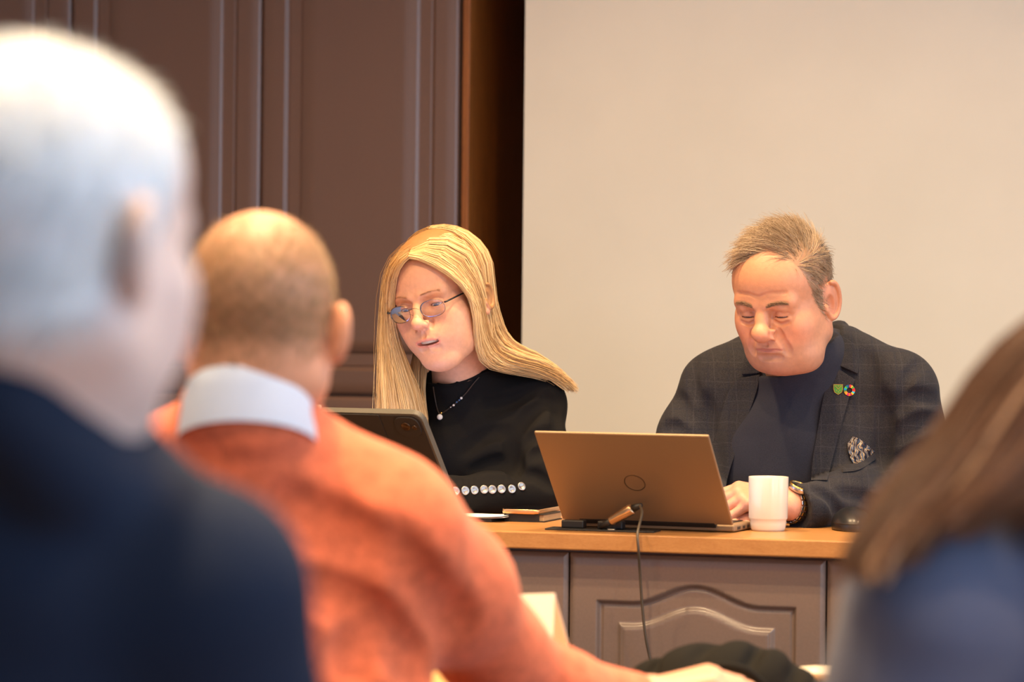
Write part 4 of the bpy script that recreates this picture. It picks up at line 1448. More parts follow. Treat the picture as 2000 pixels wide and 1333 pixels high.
# ---- spectacles (head space)
def to_w(p):
    return xf(shear(np.atleast_2d(np.asarray(p, float)), wsh), wR, wT)
gl = None
for s in (-1, 1):
    n = 40
    a = np.arange(n) * 2 * math.pi / n
    ex = np.sign(np.cos(a)) * np.abs(np.cos(a)) ** 0.8 * 0.0225
    ezz = np.sign(np.sin(a)) * np.abs(np.sin(a)) ** 0.85 * 0.0150
    cx, cz = s * 0.0335, 0.001
    def lp(x, z, dy=0.0):
        return (cx + x, -0.1035 + 0.35 * (s * x) * 0.55 + 6.0 * (x * x + z * z) + dy, cz + z)
    rimp = np.array([lp(x, z) for x, z in zip(ex, ezz)])
    if gl is None:
        V2, F2, _ = tubes(np.vstack([to_w(rimp), to_w(rimp[:2])])[None], 0.00035, 6)
        gl = link('glasses', mesh_np('glasses', V2, F2), M['frame'], woman)
        gl['label'] = 'thin rimmed glasses with dark side arms'
    else:
        V2, F2, _ = tubes(np.vstack([to_w(rimp), to_w(rimp[:2])])[None], 0.00035, 6)
        link('rim', mesh_np('rim', V2, F2), M['frame'], gl)
    rr = np.linspace(0, 1, 8)
    pts, I = [], []
    for side in (0, 0.0012):
        for r in rr[1:]:
            pts += [lp(x * r, z * r, side) for x, z in zip(ex, ezz)]
    k = 7 * n
    pts = np.array(pts)
    Fq = []
    ii = np.arange(k).reshape(7, n)
    q = np.stack([ii[:-1], np.roll(ii, -1, 1)[:-1], np.roll(ii, -1, 1)[1:], ii[1:]], -1).reshape(-1, 4)
    edge = np.stack([ii[-1], np.roll(ii[-1], -1), np.roll(ii[-1], -1) + k, ii[-1] + k], -1)
    cen = np.array([lp(0, 0, 0), lp(0, 0, 0.0012)])
    pts = np.vstack([pts, cen])
    t1 = np.stack([ii[0], np.roll(ii[0], -1), np.full(n, 2 * k)], -1)
    t2 = t1 + k
    t2[:, 2] = 2 * k + 1
    me = mesh_np('lens', to_w(pts), [q, q[:, ::-1] + k, edge, t1[:, ::-1], t2])
    link('lens', me, M['lens'], gl)
    hinge = np.array(lp(s * 0.0235, 0.006))
    tube_obj('temple', to_w([hinge, hinge + (s * 0.006, 0.004, 0.001), (s * 0.0735, -0.050, 0.0120), (s * 0.0775, 0.000, 0.0125), (s * 0.0770, 0.020, 0.0080)]), 0.0016, M['temple'], gl, 30, 8)
    tube_obj('nose_pad_arm', to_w([lp(-s * 0.021, -0.002), lp(-s * 0.0245, -0.006, 0.004)]), 0.0004, M['frame'], gl, 6, 5)
tube_obj('bridge', to_w([(-0.0115, -0.1085, 0.0045), (-0.005, -0.1100, 0.0075), (0.005, -0.1100, 0.0075), (0.0115, -0.1085, 0.0045)]), 0.0006, M['frame'], gl, 14, 6)

# ---- long blond hair, lock by lock between guide lines
def sheet(guides, n, seed, m=16, jit=0.004, clump=26, rad=0.00075, colA=None, colB=None, frizz=0.001):
    r = np.random.default_rng(seed)
    G = np.array([smooth_path([P(*q) for q in g], m) for g in guides])
    k = len(G) - 1
    s = r.uniform(0, k, n)
    cl = np.floor(s / k * clump)
    cen = (cl + 0.5) / clump * k
    pull = np.linspace(0.15, 0.65, m)[None, :]
    sj = s[:, None] * (1 - pull) + cen[:, None] * pull
    i = np.clip(sj.astype(int), 0, k - 1)
    f = (sj - i)[..., None]
    t = np.arange(m)[None, :].repeat(n, 0)
    p = G[i, t] * (1 - f) + G[i + 1, t] * f
    off = r.normal(0, jit, (n, 1, 3)) * (0.35 + 0.65 * np.linspace(0, 1, m)[None, :, None])
    ph = r.uniform(0, 6.28, (n, 1))
    cw = r.normal(0, 1, (clump, 3)) * jit * 0.9
    wav = np.sin(np.linspace(0, 5, m)[None, :] + ph)[..., None] * r.normal(0, frizz, (n, 1, 3))
    p = p + off + wav + cw[np.clip(cl, 0, clump - 1).astype(int)][:, None, :] * np.linspace(0, 1, m)[None, :, None]
    ln = r.uniform(0.86, 1.0, n)
    # shorten some strands
    tt = np.linspace(0, 1, m)[None, :] * ln[:, None] * (m - 1)
    j = np.clip(tt.astype(int), 0, m - 2)
    fr = (tt - j)[..., None]
    a = np.arange(n)[:, None]
    p = p[a, j] * (1 - fr) + p[a, j + 1] * fr
    hcl = (np.sin(cl * 12.9898 + seed) * 43758.5) % 1.0
    w = np.clip(0.55 * hcl + r.uniform(0, 0.45, n), 0, 1)[:, None]
    cols = np.array(colA[:3]) * (1 - w) + np.array(colB[:3]) * w
    rd = np.concatenate([np.ones(m - 4), np.linspace(1, 0.4, 4)])[None] * rad * r.uniform(0.7, 1.3, (n, 1))
    return p, rd, cols
BA, BB = rgb(168, 122, 70), rgb(246, 214, 158)
right = [
 [(800, 502, 4.905), (836, 512, 4.892), (886, 543, 4.892), (921, 582, 4.905), (930, 640, 4.925), (934, 690, 4.945), (956, 716, 4.975), (1005, 728, 5.02), (1055, 735, 5.05)],
 [(801, 497, 4.915), (846, 494, 4.900), (893, 524, 4.905), (927, 578, 4.925), (937, 640, 4.95), (957, 690, 4.975), (996, 714, 5.00), (1055, 724, 5.04), (1105, 748, 5.07)],
 [(805, 490, 4.935), (856, 474, 4.925), (915, 500, 4.94), (942, 562, 4.965), (954, 630, 4.99), (971, 680, 5.01), (1026, 704, 5.03), (1078, 720, 5.06), (1126, 768, 5.09)],
 [(812, 478, 4.965), (860, 456, 4.965), (922, 480, 4.985), (951, 548, 5.01), (971, 606, 5.03), (985, 650, 5.05), (1010, 680, 5.065), (1064, 704, 5.08), (1124, 760, 5.10)],
 [(824, 464, 5.01), (866, 450, 5.02), (926, 476, 5.04), (954, 552, 5.06), (971, 625, 5.08), (983, 672, 5.09), (1020, 700, 5.11), (1060, 720, 5.13), (1090, 748, 5.14)],
 [(840, 456, 5.06), (872, 456, 5.07), (915, 500, 5.10), (936, 580, 5.11), (946, 660, 5.12), (965, 705, 5.13), (985, 735, 5.15), (1000, 770, 5.17), (1010, 800, 5.19)]]
left = [
 [(798, 503, 4.905), (782, 520, 4.908), (771, 546, 4.925), (766, 600, 4.955), (773, 650, 4.975), (790, 700, 4.985), (812, 750, 4.980), (828, 812, 4.965), (836, 880, 4.965)],
 [(796, 497, 4.915), (772, 518, 4.925), (761, 560, 4.945), (758, 620, 4.965), (766, 680, 4.970), (782, 740, 4.962), (797, 810, 4.95), (802, 860, 4.955), (804, 900, 4.96)],
 [(800, 488, 4.935), (769, 512, 4.945), (755, 558, 4.965), (752, 630, 4.975), (755, 700, 4.975), (762, 760, 4.965), (768, 820, 4.96), (772, 870, 4.965), (774, 900, 4.97)],
 [(808, 476, 4.96), (774, 500, 4.975), (753, 546, 4.995), (748, 620, 5.005), (745, 700, 5.0), (743, 770, 4.985), (742, 830, 4.98), (742, 870, 4.98), (742, 890, 4.98)],
 [(824, 462, 5.01), (782, 490, 5.03), (757, 545, 5.05), (752, 630, 5.06), (752, 720, 5.05), (752, 800, 5.03), (752, 850, 5.02), (752, 880, 5.02), (752, 900, 5.02)],
 [(840, 458, 5.06), (790, 495, 5.09), (770, 560, 5.11), (768, 650, 5.11), (775, 740, 5.10), (780, 800, 5.08), (785, 840, 5.07), (788, 870, 5.06), (790, 890, 5.06)]]
inner = [
 [(830, 560, 5.06), (822, 620, 5.07), (812, 680, 5.05), (806, 720, 5.02), (806, 760, 5.0), (812, 800, 4.99), (820, 850, 4.99)],
 [(850, 560, 5.09), (846, 620, 5.09), (838, 680, 5.08), (830, 720, 5.05), (826, 760, 5.02), (828, 800, 5.0), (834, 850, 5.0)]]
for nm, g, n, sd, jt in (('hair', right, 5200, 11, 0.0035), ('hair', left, 3400, 12, 0.0035), ('hair', inner, 700, 13, 0.004)):
    p, rd, cl = sheet(g, n, sd, 13, jt * 0.75, 34 if n > 1000 else 8, 0.00062, BA, BB)
    if nm and g is right:
        acc = [(p, rd, cl)]
    else:
        acc.append((p, rd, cl))
# stray hairs
sp, srd, scl = sheet(left[2:5], 40, 21, 13, 0.010, 40, 0.0004, BA, BB, 0.004)
acc.append((sp, srd, scl))
cp, ccl = crown_hair(2000, 13, wR, wT, (0, 180), (0.002, 0.008), 0.16, BA, BB, 43)
acc.append((cp, np.full((2000, 13), 0.00055), ccl))
p = np.concatenate([a[0] for a in acc])
rd = np.concatenate([a[1] for a in acc])
cl = np.concatenate([a[2] for a in acc])
tv, tf, tc = tubes(p, rd, 3, cl)
link('hair', mesh_np('hair', tv, tf, tc), M['hair'], woman)
for s in (-1, 1):
    bp = []
    for i in range(34):
        x = 0.012 + 0.034 * random.random()
        tt = (x - 0.012) / 0.036
        z = WG['brow_z'] + 0.004 * math.sin(max(0, tt) * math.pi * 0.8) + random.uniform(-0.0015, 0.0015)
        p0 = np.array([s * x, brow_y(s * x, z), z])
        d = np.array([s * 0.8, -0.02, 0.15 - 0.6 * tt]) * random.uniform(0.004, 0.006)
        bp.append([p0, p0 + d * 0.5 + (0, -0.0005, 0), p0 + d + (0, 0.0012, 0)])
    bp = np.array(bp)
    nb = len(bp)
    tv, tf, tc = tubes(to_w(bp.reshape(-1, 3)).reshape(nb, 3, 3), 0.0003, 3, np.tile(rgb(190, 140, 104)[:3], (nb, 1)))
    link('eyebrow', mesh_np('eyebrow', tv, tf, tc), M['hair'], woman)
trousers(woman, (-0.06, 5.18, 0.60), (-0.28, -0.9), 0.10, M['trousers'])
# ================================================================== things on the desk
def zdesk(px, py):
    """point of the desk top that shows at a pixel"""
    d = P(px, py, 1.0) - np.array(CAM)
    t = (DZ - 1.15) / d[2]
    return np.array(CAM) + d * t
def frame4(o, x, y, z):
    return Matrix(((x[0], y[0], z[0], o[0]), (x[1], y[1], z[1], o[1]), (x[2], y[2], z[2], o[2]), (0, 0, 0, 1)))
def part(name, bm, mat, mtx, parent, smooth=False, label=None):
    o = link(name, bm_mesh(bm, name, smooth), mat)
    o.matrix_world = mtx
    if parent is not None:
        attach(o, parent)
    if label:
        o['label'] = label
    return o
M['ceramic'] = plain('white_ceramic', rgb(214, 203, 184), 0.18, var=0.01)
M['lid'] = plain('laptop_metal', rgb(148, 124, 96), 0.52, 0.45, var=0.02, scale=900)
M['laptop_dark'] = plain('laptop_dark', rgb(32, 31, 32), 0.5)
M['rubber'] = plain('black_plastic', rgb(24, 22, 22), 0.5)
M['case'] = plain('tablet_case', rgb(34, 29, 27), 0.75, var=0.05, scale=300)
M['case_edge'] = plain('tablet_case_edge', rgb(82, 78, 70), 0.6)
M['paper'] = plain('paper', rgb(238, 234, 226), 0.8, var=0.01)
M['phone_gold'] = plain('phone_edge', rgb(214, 164, 112), 0.3, 0.7)
M['glass_black'] = plain('black_glass', rgb(12, 11, 12), 0.08)
M['beige'] = plain('beige_pages', rgb(176, 150, 112), 0.7)
t = NT('lit_screen')
t.base((0.02, 0.02, 0.02, 1))
t.b.inputs['Emission Color'].default_value = (0.45, 0.60, 1.0, 1)
t.b.inputs['Emission Strength'].default_value = 2.5
M['screen'] = t.m

# ---- mug
mc = P(1500, 1037.5, 4.665)
mc[2] = DZ
mug = thing('coffee_mug', 'plain white stackable coffee mug in front of the watch arm', 'mug', mc)
prof = [(0, 0.004), (0.0215, 0.004), (0.0225, 0.0), (0.0265, 0.0), (0.0285, 0.004), (0.0298, 0.012), (0.0302, 0.0185), (0.0316, 0.0200), (0.0322, 0.022), (0.0325, 0.050), (0.0330, 0.0885), (0.0327, 0.0898), (0.0312, 0.0898), (0.0306, 0.087), (0.0300, 0.030), (0.027, 0.012), (0, 0.010)]
part('body', lathe_bm(prof, 64), M['ceramic'], Matrix.Translation(mc), mug, True)
hd = unit((0.42, 0.90, 0))
hpts = [mc + hd * a + (0, 0, b) for a, b in ((0.031, 0.074), (0.050, 0.075), (0.060, 0.062), (0.058, 0.044), (0.046, 0.032), (0.031, 0.030))]
tube_obj('handle', hpts, 0.0042, M['ceramic'], mug, 30, 10)

# ---- laptop, seen from behind
LE = unit((math.cos(math.radians(22)), -math.sin(math.radians(22)), 0))
LB = np.array([-LE[1], LE[0], 0])
lr = P(1433, 1029, 4.60)
lr[2] = DZ + 0.0135
LL = unit(np.array([-0.053, -0.125, 0.150]) - LE * (np.array([-0.053, -0.125, 0.150]) @ LE))
LW, LD, LH = 0.298, 0.200, 0.203
l0 = lr - LE * LW
lap = thing('laptop', 'bronze coloured laptop with round logo on lid, open in front of checked jacket', 'laptop', (l0 + lr) / 2 * np.array([1, 1, 0]) + np.array([0, 0, DZ]))
zz = np.array([0, 0, 1.0])
bl = l0.copy()
bl[2] = DZ
part('base', box_bm(0, LW, 0.004, LD, 0.0015, 0.0125, 0.003), M['lid'], frame4(bl, LE, LB, zz), lap)
part('keyboard', box_bm(0.02, LW - 0.02, 0.03, 0.115, 0.0122, 0.0138), M['laptop_dark'], frame4(bl, LE, LB, zz), lap)
part('touchpad', box_bm(0.10, LW - 0.10, 0.125, 0.19, 0.0122, 0.0130), M['laptop_dark'], frame4(bl, LE, LB, zz), lap)
for a in (0.02, 0.05, 0.074):
    part('port', box_bm(LW - 0.001, LW + 0.0004, a, a + (0.012 if a > 0.03 else 0.016), 0.004, 0.009), M['laptop_dark'], frame4(bl, LE, LB, zz), lap)
ln_ = np.cross(LE, LL)                      # points towards the user's side or the camera
if ln_[1] > 0:
    ln_ = -ln_
lidf = frame4(l0, LE, LL, ln_)
part('hinge', box_bm(0.03, LW - 0.03, -0.006, 0.006, -0.005, 0.004, 0.002), M['laptop_dark'], frame4(l0, LE, LL, ln_), lap)
lid = part('lid', box_bm(0, LW, 0.001, LH, -0.002, 0.0035, 0.0022, 3), M['lid'], lidf, lap)
part('screen', box_bm(0.006, LW - 0.006, 0.014, LH - 0.006, -0.0026, -0.0018), M['screen'], lidf, lid)
def ring_bm(r0, r1, z0, z1, n=48):
    b = bmesh.new()
    q = [[b.verts.new((r * math.cos(2 * math.pi * i / n), r * math.sin(2 * math.pi * i / n), z)) for i in range(n)] for r, z in ((r0, z0), (r0, z1), (r1, z1), (r1, z0))]
    for k in range(4):
        for i in range(n):
            j = (i + 1) % n
            b.faces.new((q[k][i], q[k][j], q[(k + 1) % 4][j], q[(k + 1) % 4][i]))
    return b
M['logo'] = plain('logo_metal', rgb(118, 102, 86), 0.3, 0.8)
lgf = frame4(l0 + LE * LW * 0.5 + LL * LH * 0.46 + ln_ * 0.0034, LE, LL, ln_)
lg_ = part('logo', ring_bm(0.0165, 0.0180, 0, 0.0005), M['logo'], lgf, lid)
def text_mesh(body, size):
    cu = bpy.data.curves.new('lettering', 'FONT')
    cu.body = body
    cu.size = size
    cu.align_x = 'CENTER'
    cu.align_y = 'CENTER'
    cu.extrude = 0.0002
    o = bpy.data.objects.new('lettering', cu)
    COL.objects.link(o)
    bpy.context.view_layer.update()
    me = bpy.data.meshes.new_from_object(o.evaluated_get(bpy.context.evaluated_depsgraph_get()))
    bpy.data.objects.remove(o)
    return me
o = link('lettering', text_mesh('DELL', 0.0115), M['logo'])
o.matrix_world = lgf @ Matrix.Translation((0, 0, 0.0002))
attach(o, lg_)
o.parent = lid

# ---- tablet in a case, seen from behind
TE = unit((0.883, -0.469, 0))
TLv = np.array([-77.0, -145.0, 208.0])
TLv = unit(TLv - TE * (TLv @ TE))
tr_ = P(905, 1022, 4.78)
tr_[2] = DZ + 0.006
TWd, THt = 0.285, 0.236
t0_ = tr_ - TE * TWd
tn = np.cross(TE, TLv)
if tn[1] > 0:
    tn = -tn
tab = thing('tablet', 'large tablet in dark grey case propped up before the blond person', 'tablet', (t0_ + tr_) / 2 * np.array([1, 1, 0]) + np.array([0, 0, DZ]))
tf_ = frame4(t0_, TE, TLv, tn)
def rrect_bm(w, h, r, z0, z1, n=8, bev=0.002):
    b = bmesh.new()
    out = []
    for cx, cy, a0 in ((w - r, r, -90), (w - r, h - r, 0), (r, h - r, 90), (r, r, 180)):
        for i in range(n + 1):
            a = math.radians(a0 + 90 * i / n)
            out.append((cx + r * math.cos(a), cy + r * math.sin(a)))
    lo_ = [b.verts.new((x, y, z0)) for x, y in out]
    hi_ = [b.verts.new((x, y, z1)) for x, y in out]
    b.faces.new(hi_)
    b.faces.new(lo_[::-1])
    for i in range(len(out)):
        j = (i + 1) % len(out)
        b.faces.new((lo_[i], lo_[j], hi_[j], hi_[i]))
    if bev:
        eds = [e for e in b.edges if abs(e.verts[0].co.z - e.verts[1].co.z) < 1e-7]
        bmesh.ops.bevel(b, geom=eds, offset=bev, segments=3, profile=0.5, affect='EDGES')
    return b
part('case', rrect_bm(TWd, THt, 0.016, -0.006, 0.006), M['case_edge'], tf_, tab)
part('back_panel', rrect_bm(TWd - 0.008, THt - 0.008, 0.014, 0.0, 0.0072, 8, 0.0008), M['case'], tf_ @ Matrix.Translation((0.004, 0.004, 0)), tab)
part('fold_flap', rrect_bm(0.205, THt - 0.004, 0.003, 0.0072, 0.0088, 3, 0.0006), M['case'], tf_ @ Matrix.Translation((0.0, 0.002, 0)), tab)
cb = part('camera_bump', rrect_bm(0.046, 0.040, 0.014, 0.0065, 0.0098, 8, 0.001), M['case'], tf_ @ Matrix.Translation((TWd - 0.054, THt - 0.046, 0)), tab)
for a, b_, r in ((0.020, 0.022, 0.0085), (0.036, 0.020, 0.0045)):
    part('camera_lens', lathe_bm([(0, 0.0105), (r * 0.55, 0.0102), (r * 0.8, 0.0118), (r, 0.0112), (r, 0.008)], 28), M['lensmetal'] if 'lensmetal' in M else M.setdefault('lensmetal', plain('lens_metal', rgb(70, 50, 32), 0.3, 0.6)), tf_ @ Matrix.Translation((TWd - 0.054 + a, THt - 0.046 + b_, 0)), cb, True)
part('screen', box_bm(0.012, TWd - 0.012, 0.012, THt - 0.012, -0.0068, -0.0058), M['screen'], tf_, tab)
# prop leg from the middle of the back to the desk
a0 = t0_ + TLv * 0.115 + tn * 0.009
fl = np.array([0, -0.02, DZ + 0.001 - a0[2]]) + np.array([tn[0], tn[1], 0]) * 0.035
part('prop_flap', box_bm(0.01, 0.20, 0, float(np.linalg.norm(fl)), -0.0015, 0.0015, 0.0006), M['case'], frame4(a0, TE, unit(fl - TE * (fl @ TE)), np.cross(TE, unit(fl - TE * (fl @ TE)))), tab)
stf = frame4(t0_ + TLv * (THt + 0.0048) + TE * 0.02, TE, TLv, tn)
sty = part('stylus', box_bm(0, 0.001, 0, 0.001, 0, 0.001), M['ceramic'], stf, None)
tv, tfc, _ = tubes(np.array([[t0_ + TLv * (THt + 0.0048) + TE * q for q in (0.012, 0.02, 0.06, 0.085, 0.0905, 0.0912)]]), np.array([[0.0030, 0.0045, 0.0045, 0.0045, 0.0042, 0.003]]), 16, cap=True)
bpy.data.objects.remove(sty)
sty = tag(link('stylus', mesh_np('stylus', tv, tfc), M['ceramic']), 'white stylus lying along top edge of the tablet', 'stylus')

# ---- power outlet strip sunk in the desk, plug and cable
pc0 = zdesk(1178, 1037)
OUT = ROOM.to_3x3()
def desk_part(name, bm, mat, c, parent, smooth=False):
    m4 = Matrix.Translation(Vector(c)) @ Matrix.Rotation(-ALPHA, 4, 'Z')
    return part(name, bm, mat, m4, parent, smooth)
outlet = thing('desk_outlet', 'black outlet plate let into the desk top beside laptop', 'outlet', pc0, -ALPHA)
desk_part('plate', box_bm(-0.092, 0.092, -0.028, 0.022, 0.0, 0.003, 0.001), M['rubber'], pc0, outlet)
desk_part('flap', box_bm(-0.070, -0.032, -0.006, 0.016, 0.003, 0.016, 0.002), M['rubber'], pc0, outlet)
desk_part('socket_block', box_bm(-0.008, 0.034, -0.008, 0.016, 0.003, 0.016, 0.002), M['rubber'], pc0, outlet)
desk_part('latch', box_bm(0.014, 0.026, -0.026, -0.016, 0.003, 0.0045, 0.0006), M['steel'], pc0, outlet)
p1_ = P(1181, 1026, 4.605)
p2_ = P(1236, 994, 4.58)
pl = thing('plug_cable', 'thin grey cable with silver plug hanging down the desk front', 'cable', p1_)
dv_ = unit(p2_ - p1_)
def rod(name, a, b, prof, mat, parent):
    n = len(prof)
    path = np.array([[a + (b - a) * q[0] for q in prof]])
    tv, tfc, _ = tubes(path, np.array([[q[1] for q in prof]]), 14, cap=True)
    return link(name, mesh_np(name, tv, tfc), mat, parent)
rod('plug_foot', p1_ + (-0.008, 0, -0.004), p1_ + dv_ * 0.020, [(0, 0.0045), (0.5, 0.006), (1, 0.0065)], M['rubber'], pl)
rod('plug_sleeve', p1_ + dv_ * 0.012, p2_, [(0, 0.0070), (0.06, 0.0080), (0.5, 0.0088), (0.95, 0.0096), (1, 0.0080)], M['chrome'] if 'chrome' in M else M.setdefault('chrome', plain('brushed_metal', rgb(196, 160, 122), 0.25, 0.9)), pl)
rod('strain_relief', p2_, p2_ + dv_ * 0.014 + (0.004, 0, 0), [(0, 0.0065), (0.5, 0.0055), (1, 0.0030)], M['rubber'], pl)
tube_obj('cord', [p2_ + dv_ * 0.012 + (0.003, 0, 0), P(1251, 991, 4.56), P(1254, 1002, 4.545), P(1249, 1025, 4.525), P(1245, 1045, 4.505), P(1247, 1075, 4.500), P(1250, 1120, 4.515), P(1254, 1180, 4.52), P(1261, 1245, 4.52), P(1272, 1300, 4.52), P(1290, 1400, 4.50), P(1300, 1500, 4.45), np.array([0.26, 4.40, 0.106])], 0.0022, M['cordgrey'] if 'cordgrey' in M else M.setdefault('cordgrey', plain('cable_grey', rgb(70, 60, 48), 0.5)), pl, 120, 8)

# ---- phone on a folio, papers
fa = math.radians(-18)
fx = np.array([math.cos(fa), math.sin(fa), 0])
fy = np.array([-fx[1], fx[0], 0])
w0 = zdesk(985, 1019)
fol = thing('folio_wallet', 'black folio wallet with beige pages under the phone', 'wallet', w0)
ff = frame4(w0, fx, fy, zz)
part('cover', box_bm(0, 0.072, 0, 0.105, 0.0, 0.0015, 0.0005), M['rubber'], ff, fol)
part('front_edge', box_bm(0.0, 0.062, 0.0, 0.004, 0.001, 0.0130, 0.0008), M['rubber'], ff, fol)
part('pages', box_bm(0.012, 0.070, 0.004, 0.103, 0.0015, 0.0125, 0.001), M['beige'], ff, fol)
part('top_cover', box_bm(0.000, 0.0715, 0, 0.105, 0.0125, 0.0140, 0.0005), M['rubber'], ff, fol)
part('spine', box_bm(-0.001, 0.004, 0, 0.105, 0.0005, 0.0135, 0.001), M['rubber'], ff, fol)
ph0 = w0 - fx * 0.004 - fy * 0.006 + (0, 0, 0.0140)
pho = thing('smartphone', 'gold edged smartphone lying on the folio wallet', 'phone', ph0)
pf_ = frame4(ph0, fx, fy, zz)
part('frame', rrect_bm(0.068, 0.138, 0.009, 0.0, 0.0078, 8, 0.003), M['phone_gold'], pf_, pho, True)
part('glass', rrect_bm(0.0655, 0.1355, 0.008, 0.0074, 0.0081, 8, 0.0002), M['glass_black'], pf_ @ Matrix.Translation((0.00125, 0.00125, 0)), pho)
nb0 = zdesk(868, 1018)
nbk = part('notebook', box_bm(0, 0.085, 0, 0.090, 0.0, 0.006, 0.001), M['rubber'], frame4(nb0, fx, fy, zz), None)
tag(nbk, 'thin black notebook under loose white sheets beside tablet', 'notebook')
for i in range(2):
    n_, m_ = 14, 10
    xs = np.linspace(0, 0.105, n_)
    ys_ = np.linspace(0, 0.088, m_)
    X_, Y_ = np.meshgrid(xs, ys_, indexing='ij')
    Z_ = 0.0068 + i * 0.0016 + 0.0035 * (X_ / 0.105) ** 2 * (0.5 + i * 0.3) + 0.0006 * np.sin(X_ * 60)
    Vp = np.stack([X_, Y_, Z_], -1).reshape(-1, 3)
    Vp = np.vstack([Vp, Vp - (0, 0, 0.0005)])
    I = np.arange(n_ * m_).reshape(n_, m_)
    Qp = np.stack([I[:-1, :-1], I[1:, :-1], I[1:, 1:], I[:-1, 1:]], -1).reshape(-1, 4)
    rg = np.concatenate([I[:, 0], I[-1, 1:], I[-2::-1, -1], I[0, -2:0:-1]])
    sd = np.stack([rg, rg + n_ * m_, np.roll(rg, -1) + n_ * m_, np.roll(rg, -1)], -1)
    ps = link('paper_sheet', mesh_np('paper_sheet', Vp, [Qp, Qp[:, ::-1] + n_ * m_, sd]), M['paper'])
    ps.matrix_world = frame4(nb0 - fy * 0.004 * i, fx, fy, zz)
    tag(ps, ['curling white sheet lying directly on the black notebook', 'curling white sheet, topmost over the black notebook'][i], 'paper', 'loose sheets on the notebook')
# ---- mouse
mp = zdesk(1664, 1036)
mo = thing('computer_mouse', 'black computer mouse beside the checked sleeve', 'mouse', mp)
v = Vol(mp + (-0.06, -0.08, -0.002), mp + (0.06, 0.08, 0.06), 0.0018)
v.ell(mp + (0, 0, 0.006), (0.033, 0.056, 0.029), 0)
v.ell(mp + (0, 0.006, 0.010), (0.030, 0.044, 0.028), 0.01)
v.S = np.maximum(v.S, (mp[2] + 0.001 - v.ax[2])[None, None, :])
body_vq = v.mesh()
put('shell', body_vq, M['gloss_black'] if 'gloss_black' in M else M.setdefault('gloss_black', plain('mouse_plastic', rgb(26, 27, 31), 0.32)), mo)
an = np.linspace(0, 2 * math.pi, 49)
seam = np.stack([mp[0] + 0.0325 * np.cos(an), mp[1] + 0.0550 * np.sin(an), np.full(49, mp[2] + 0.013)], 1)
tv, tfc, _ = tubes(seam[None], 0.0009, 6)
link('seam', mesh_np('seam', tv, tfc), M['rubber'], mo)
# ================================================================== the table in the foreground
TZ = 0.67
DVT = -0.335                                # far edge of the tables
for nm, u0, u1, lb in (('meeting_table', -2.2, u_at(1187, DVT), 'pale wooden meeting table under the orange sleeve'), ('meeting_table', u_at(1246, DVT), 2.2, 'pale wooden meeting table under the dark bag')):
    tb = thing(nm, lb, 'table', (0, 0, 0), group='meeting tables')
    in_room(tb, (u0 + u1) / 2, DVT - 0.40, FLOOR)
    room_box('table_top', u0, u1, DVT - 0.80, DVT, TZ - 0.026, TZ, M['tablewood'], 0.003, kind=None, parent=tb)
    for a in (u0 + 0.06, u1 - 0.06):
        for b in (DVT - 0.74, DVT - 0.06):
            room_box('leg', a - 0.02, a + 0.02, b - 0.02, b + 0.02, FLOOR, TZ - 0.026, M['steel'], 0.003, kind=None, parent=tb)
def ztable(px, py):
    d = P(px, py, 1.0) - np.array(CAM)
    return np.array(CAM) + d * ((TZ - 1.15) / d[2])
# folded name card
r0, r1 = P(975, 1163, 3.70), P(1083, 1160, 3.64)
fl_, fr_2 = P(955, 1375, 3.66), P(1072, 1375, 3.60)
bl_, br_2 = P(1040, 1375, 3.80), P(1142, 1375, 3.74)
for q in (fl_, fr_2, bl_, br_2):
    q[2] = TZ + 0.0008
card = thing('name_card', 'folded blank white tent card behind the orange sleeve', 'card', (fl_ + br_2) / 2 * np.array([1, 1, 0]) + np.array([0, 0, TZ]))
for nm, a, b in (('front_leaf', fl_, fr_2), ('rear_leaf', bl_, br_2)):
    n = unit(np.cross(r1 - r0, a - r0)) * 0.0004
    Vq = np.array([r0 + n, r1 + n, b + n, a + n, r0 - n, r1 - n, b - n, a - n])
    link(nm, mesh_np(nm, Vq, [np.array([(0, 1, 2, 3), (7, 6, 5, 4), (0, 4, 5, 1), (1, 5, 6, 2), (2, 6, 7, 3), (3, 7, 4, 0)])], smooth=False), M['paper'], card)
# dark bag slumped on the table
bc = ztable(1395, 1365)
bag = thing('cloth_bag', 'slumped dark cloth bag lying on the meeting table', 'bag', bc)
M['bagcloth'] = cloth('bag_cloth', rgb(17, 15, 11), var=0.3, sheen=0.0, weave=300, big=14)
v = Vol(bc + (-0.17, -0.11, 0), bc + (0.17, 0.12, 0.13), 0.004, 0.05)
v.ell(bc + (0.0, 0.0, 0.012), (0.105, 0.075, 0.062), 0)
v.ell(bc + (0.055, 0.005, 0.010), (0.085, 0.07, 0.050), 0.05)
v.ell(bc + (-0.070, 0.0, 0.005), (0.060, 0.06, 0.036), 0.04)
for a, b in (((-0.05, -0.09, 0.05), (0.02, 0.05, 0.085)), ((0.03, -0.09, 0.04), (0.07, 0.03, 0.078)), ((-0.10, -0.06, 0.03), (-0.05, 0.04, 0.062)), ((0.09, -0.08, 0.02), (0.12, 0.03, 0.060))):
    v.cap(bc + a, bc + b, 0.004, 0.003, 0.025, 'sub')
v.disp(lambda x, y, z: 0.0015 * wob(x, y, z, 40, 0.8))
v.S = np.maximum(v.S, (TZ + 0.001 - v.ax[2])[None, None, :])
put('body', v.mesh(), M['bagcloth'], bag)
tube_obj('strap', [bc + q for q in ((-0.03, -0.070, 0.030), (-0.01, -0.085, 0.052), (0.03, -0.090, 0.050), (0.06, -0.075, 0.028))], 0.006, M['bagcloth'], bag, 30, 8)
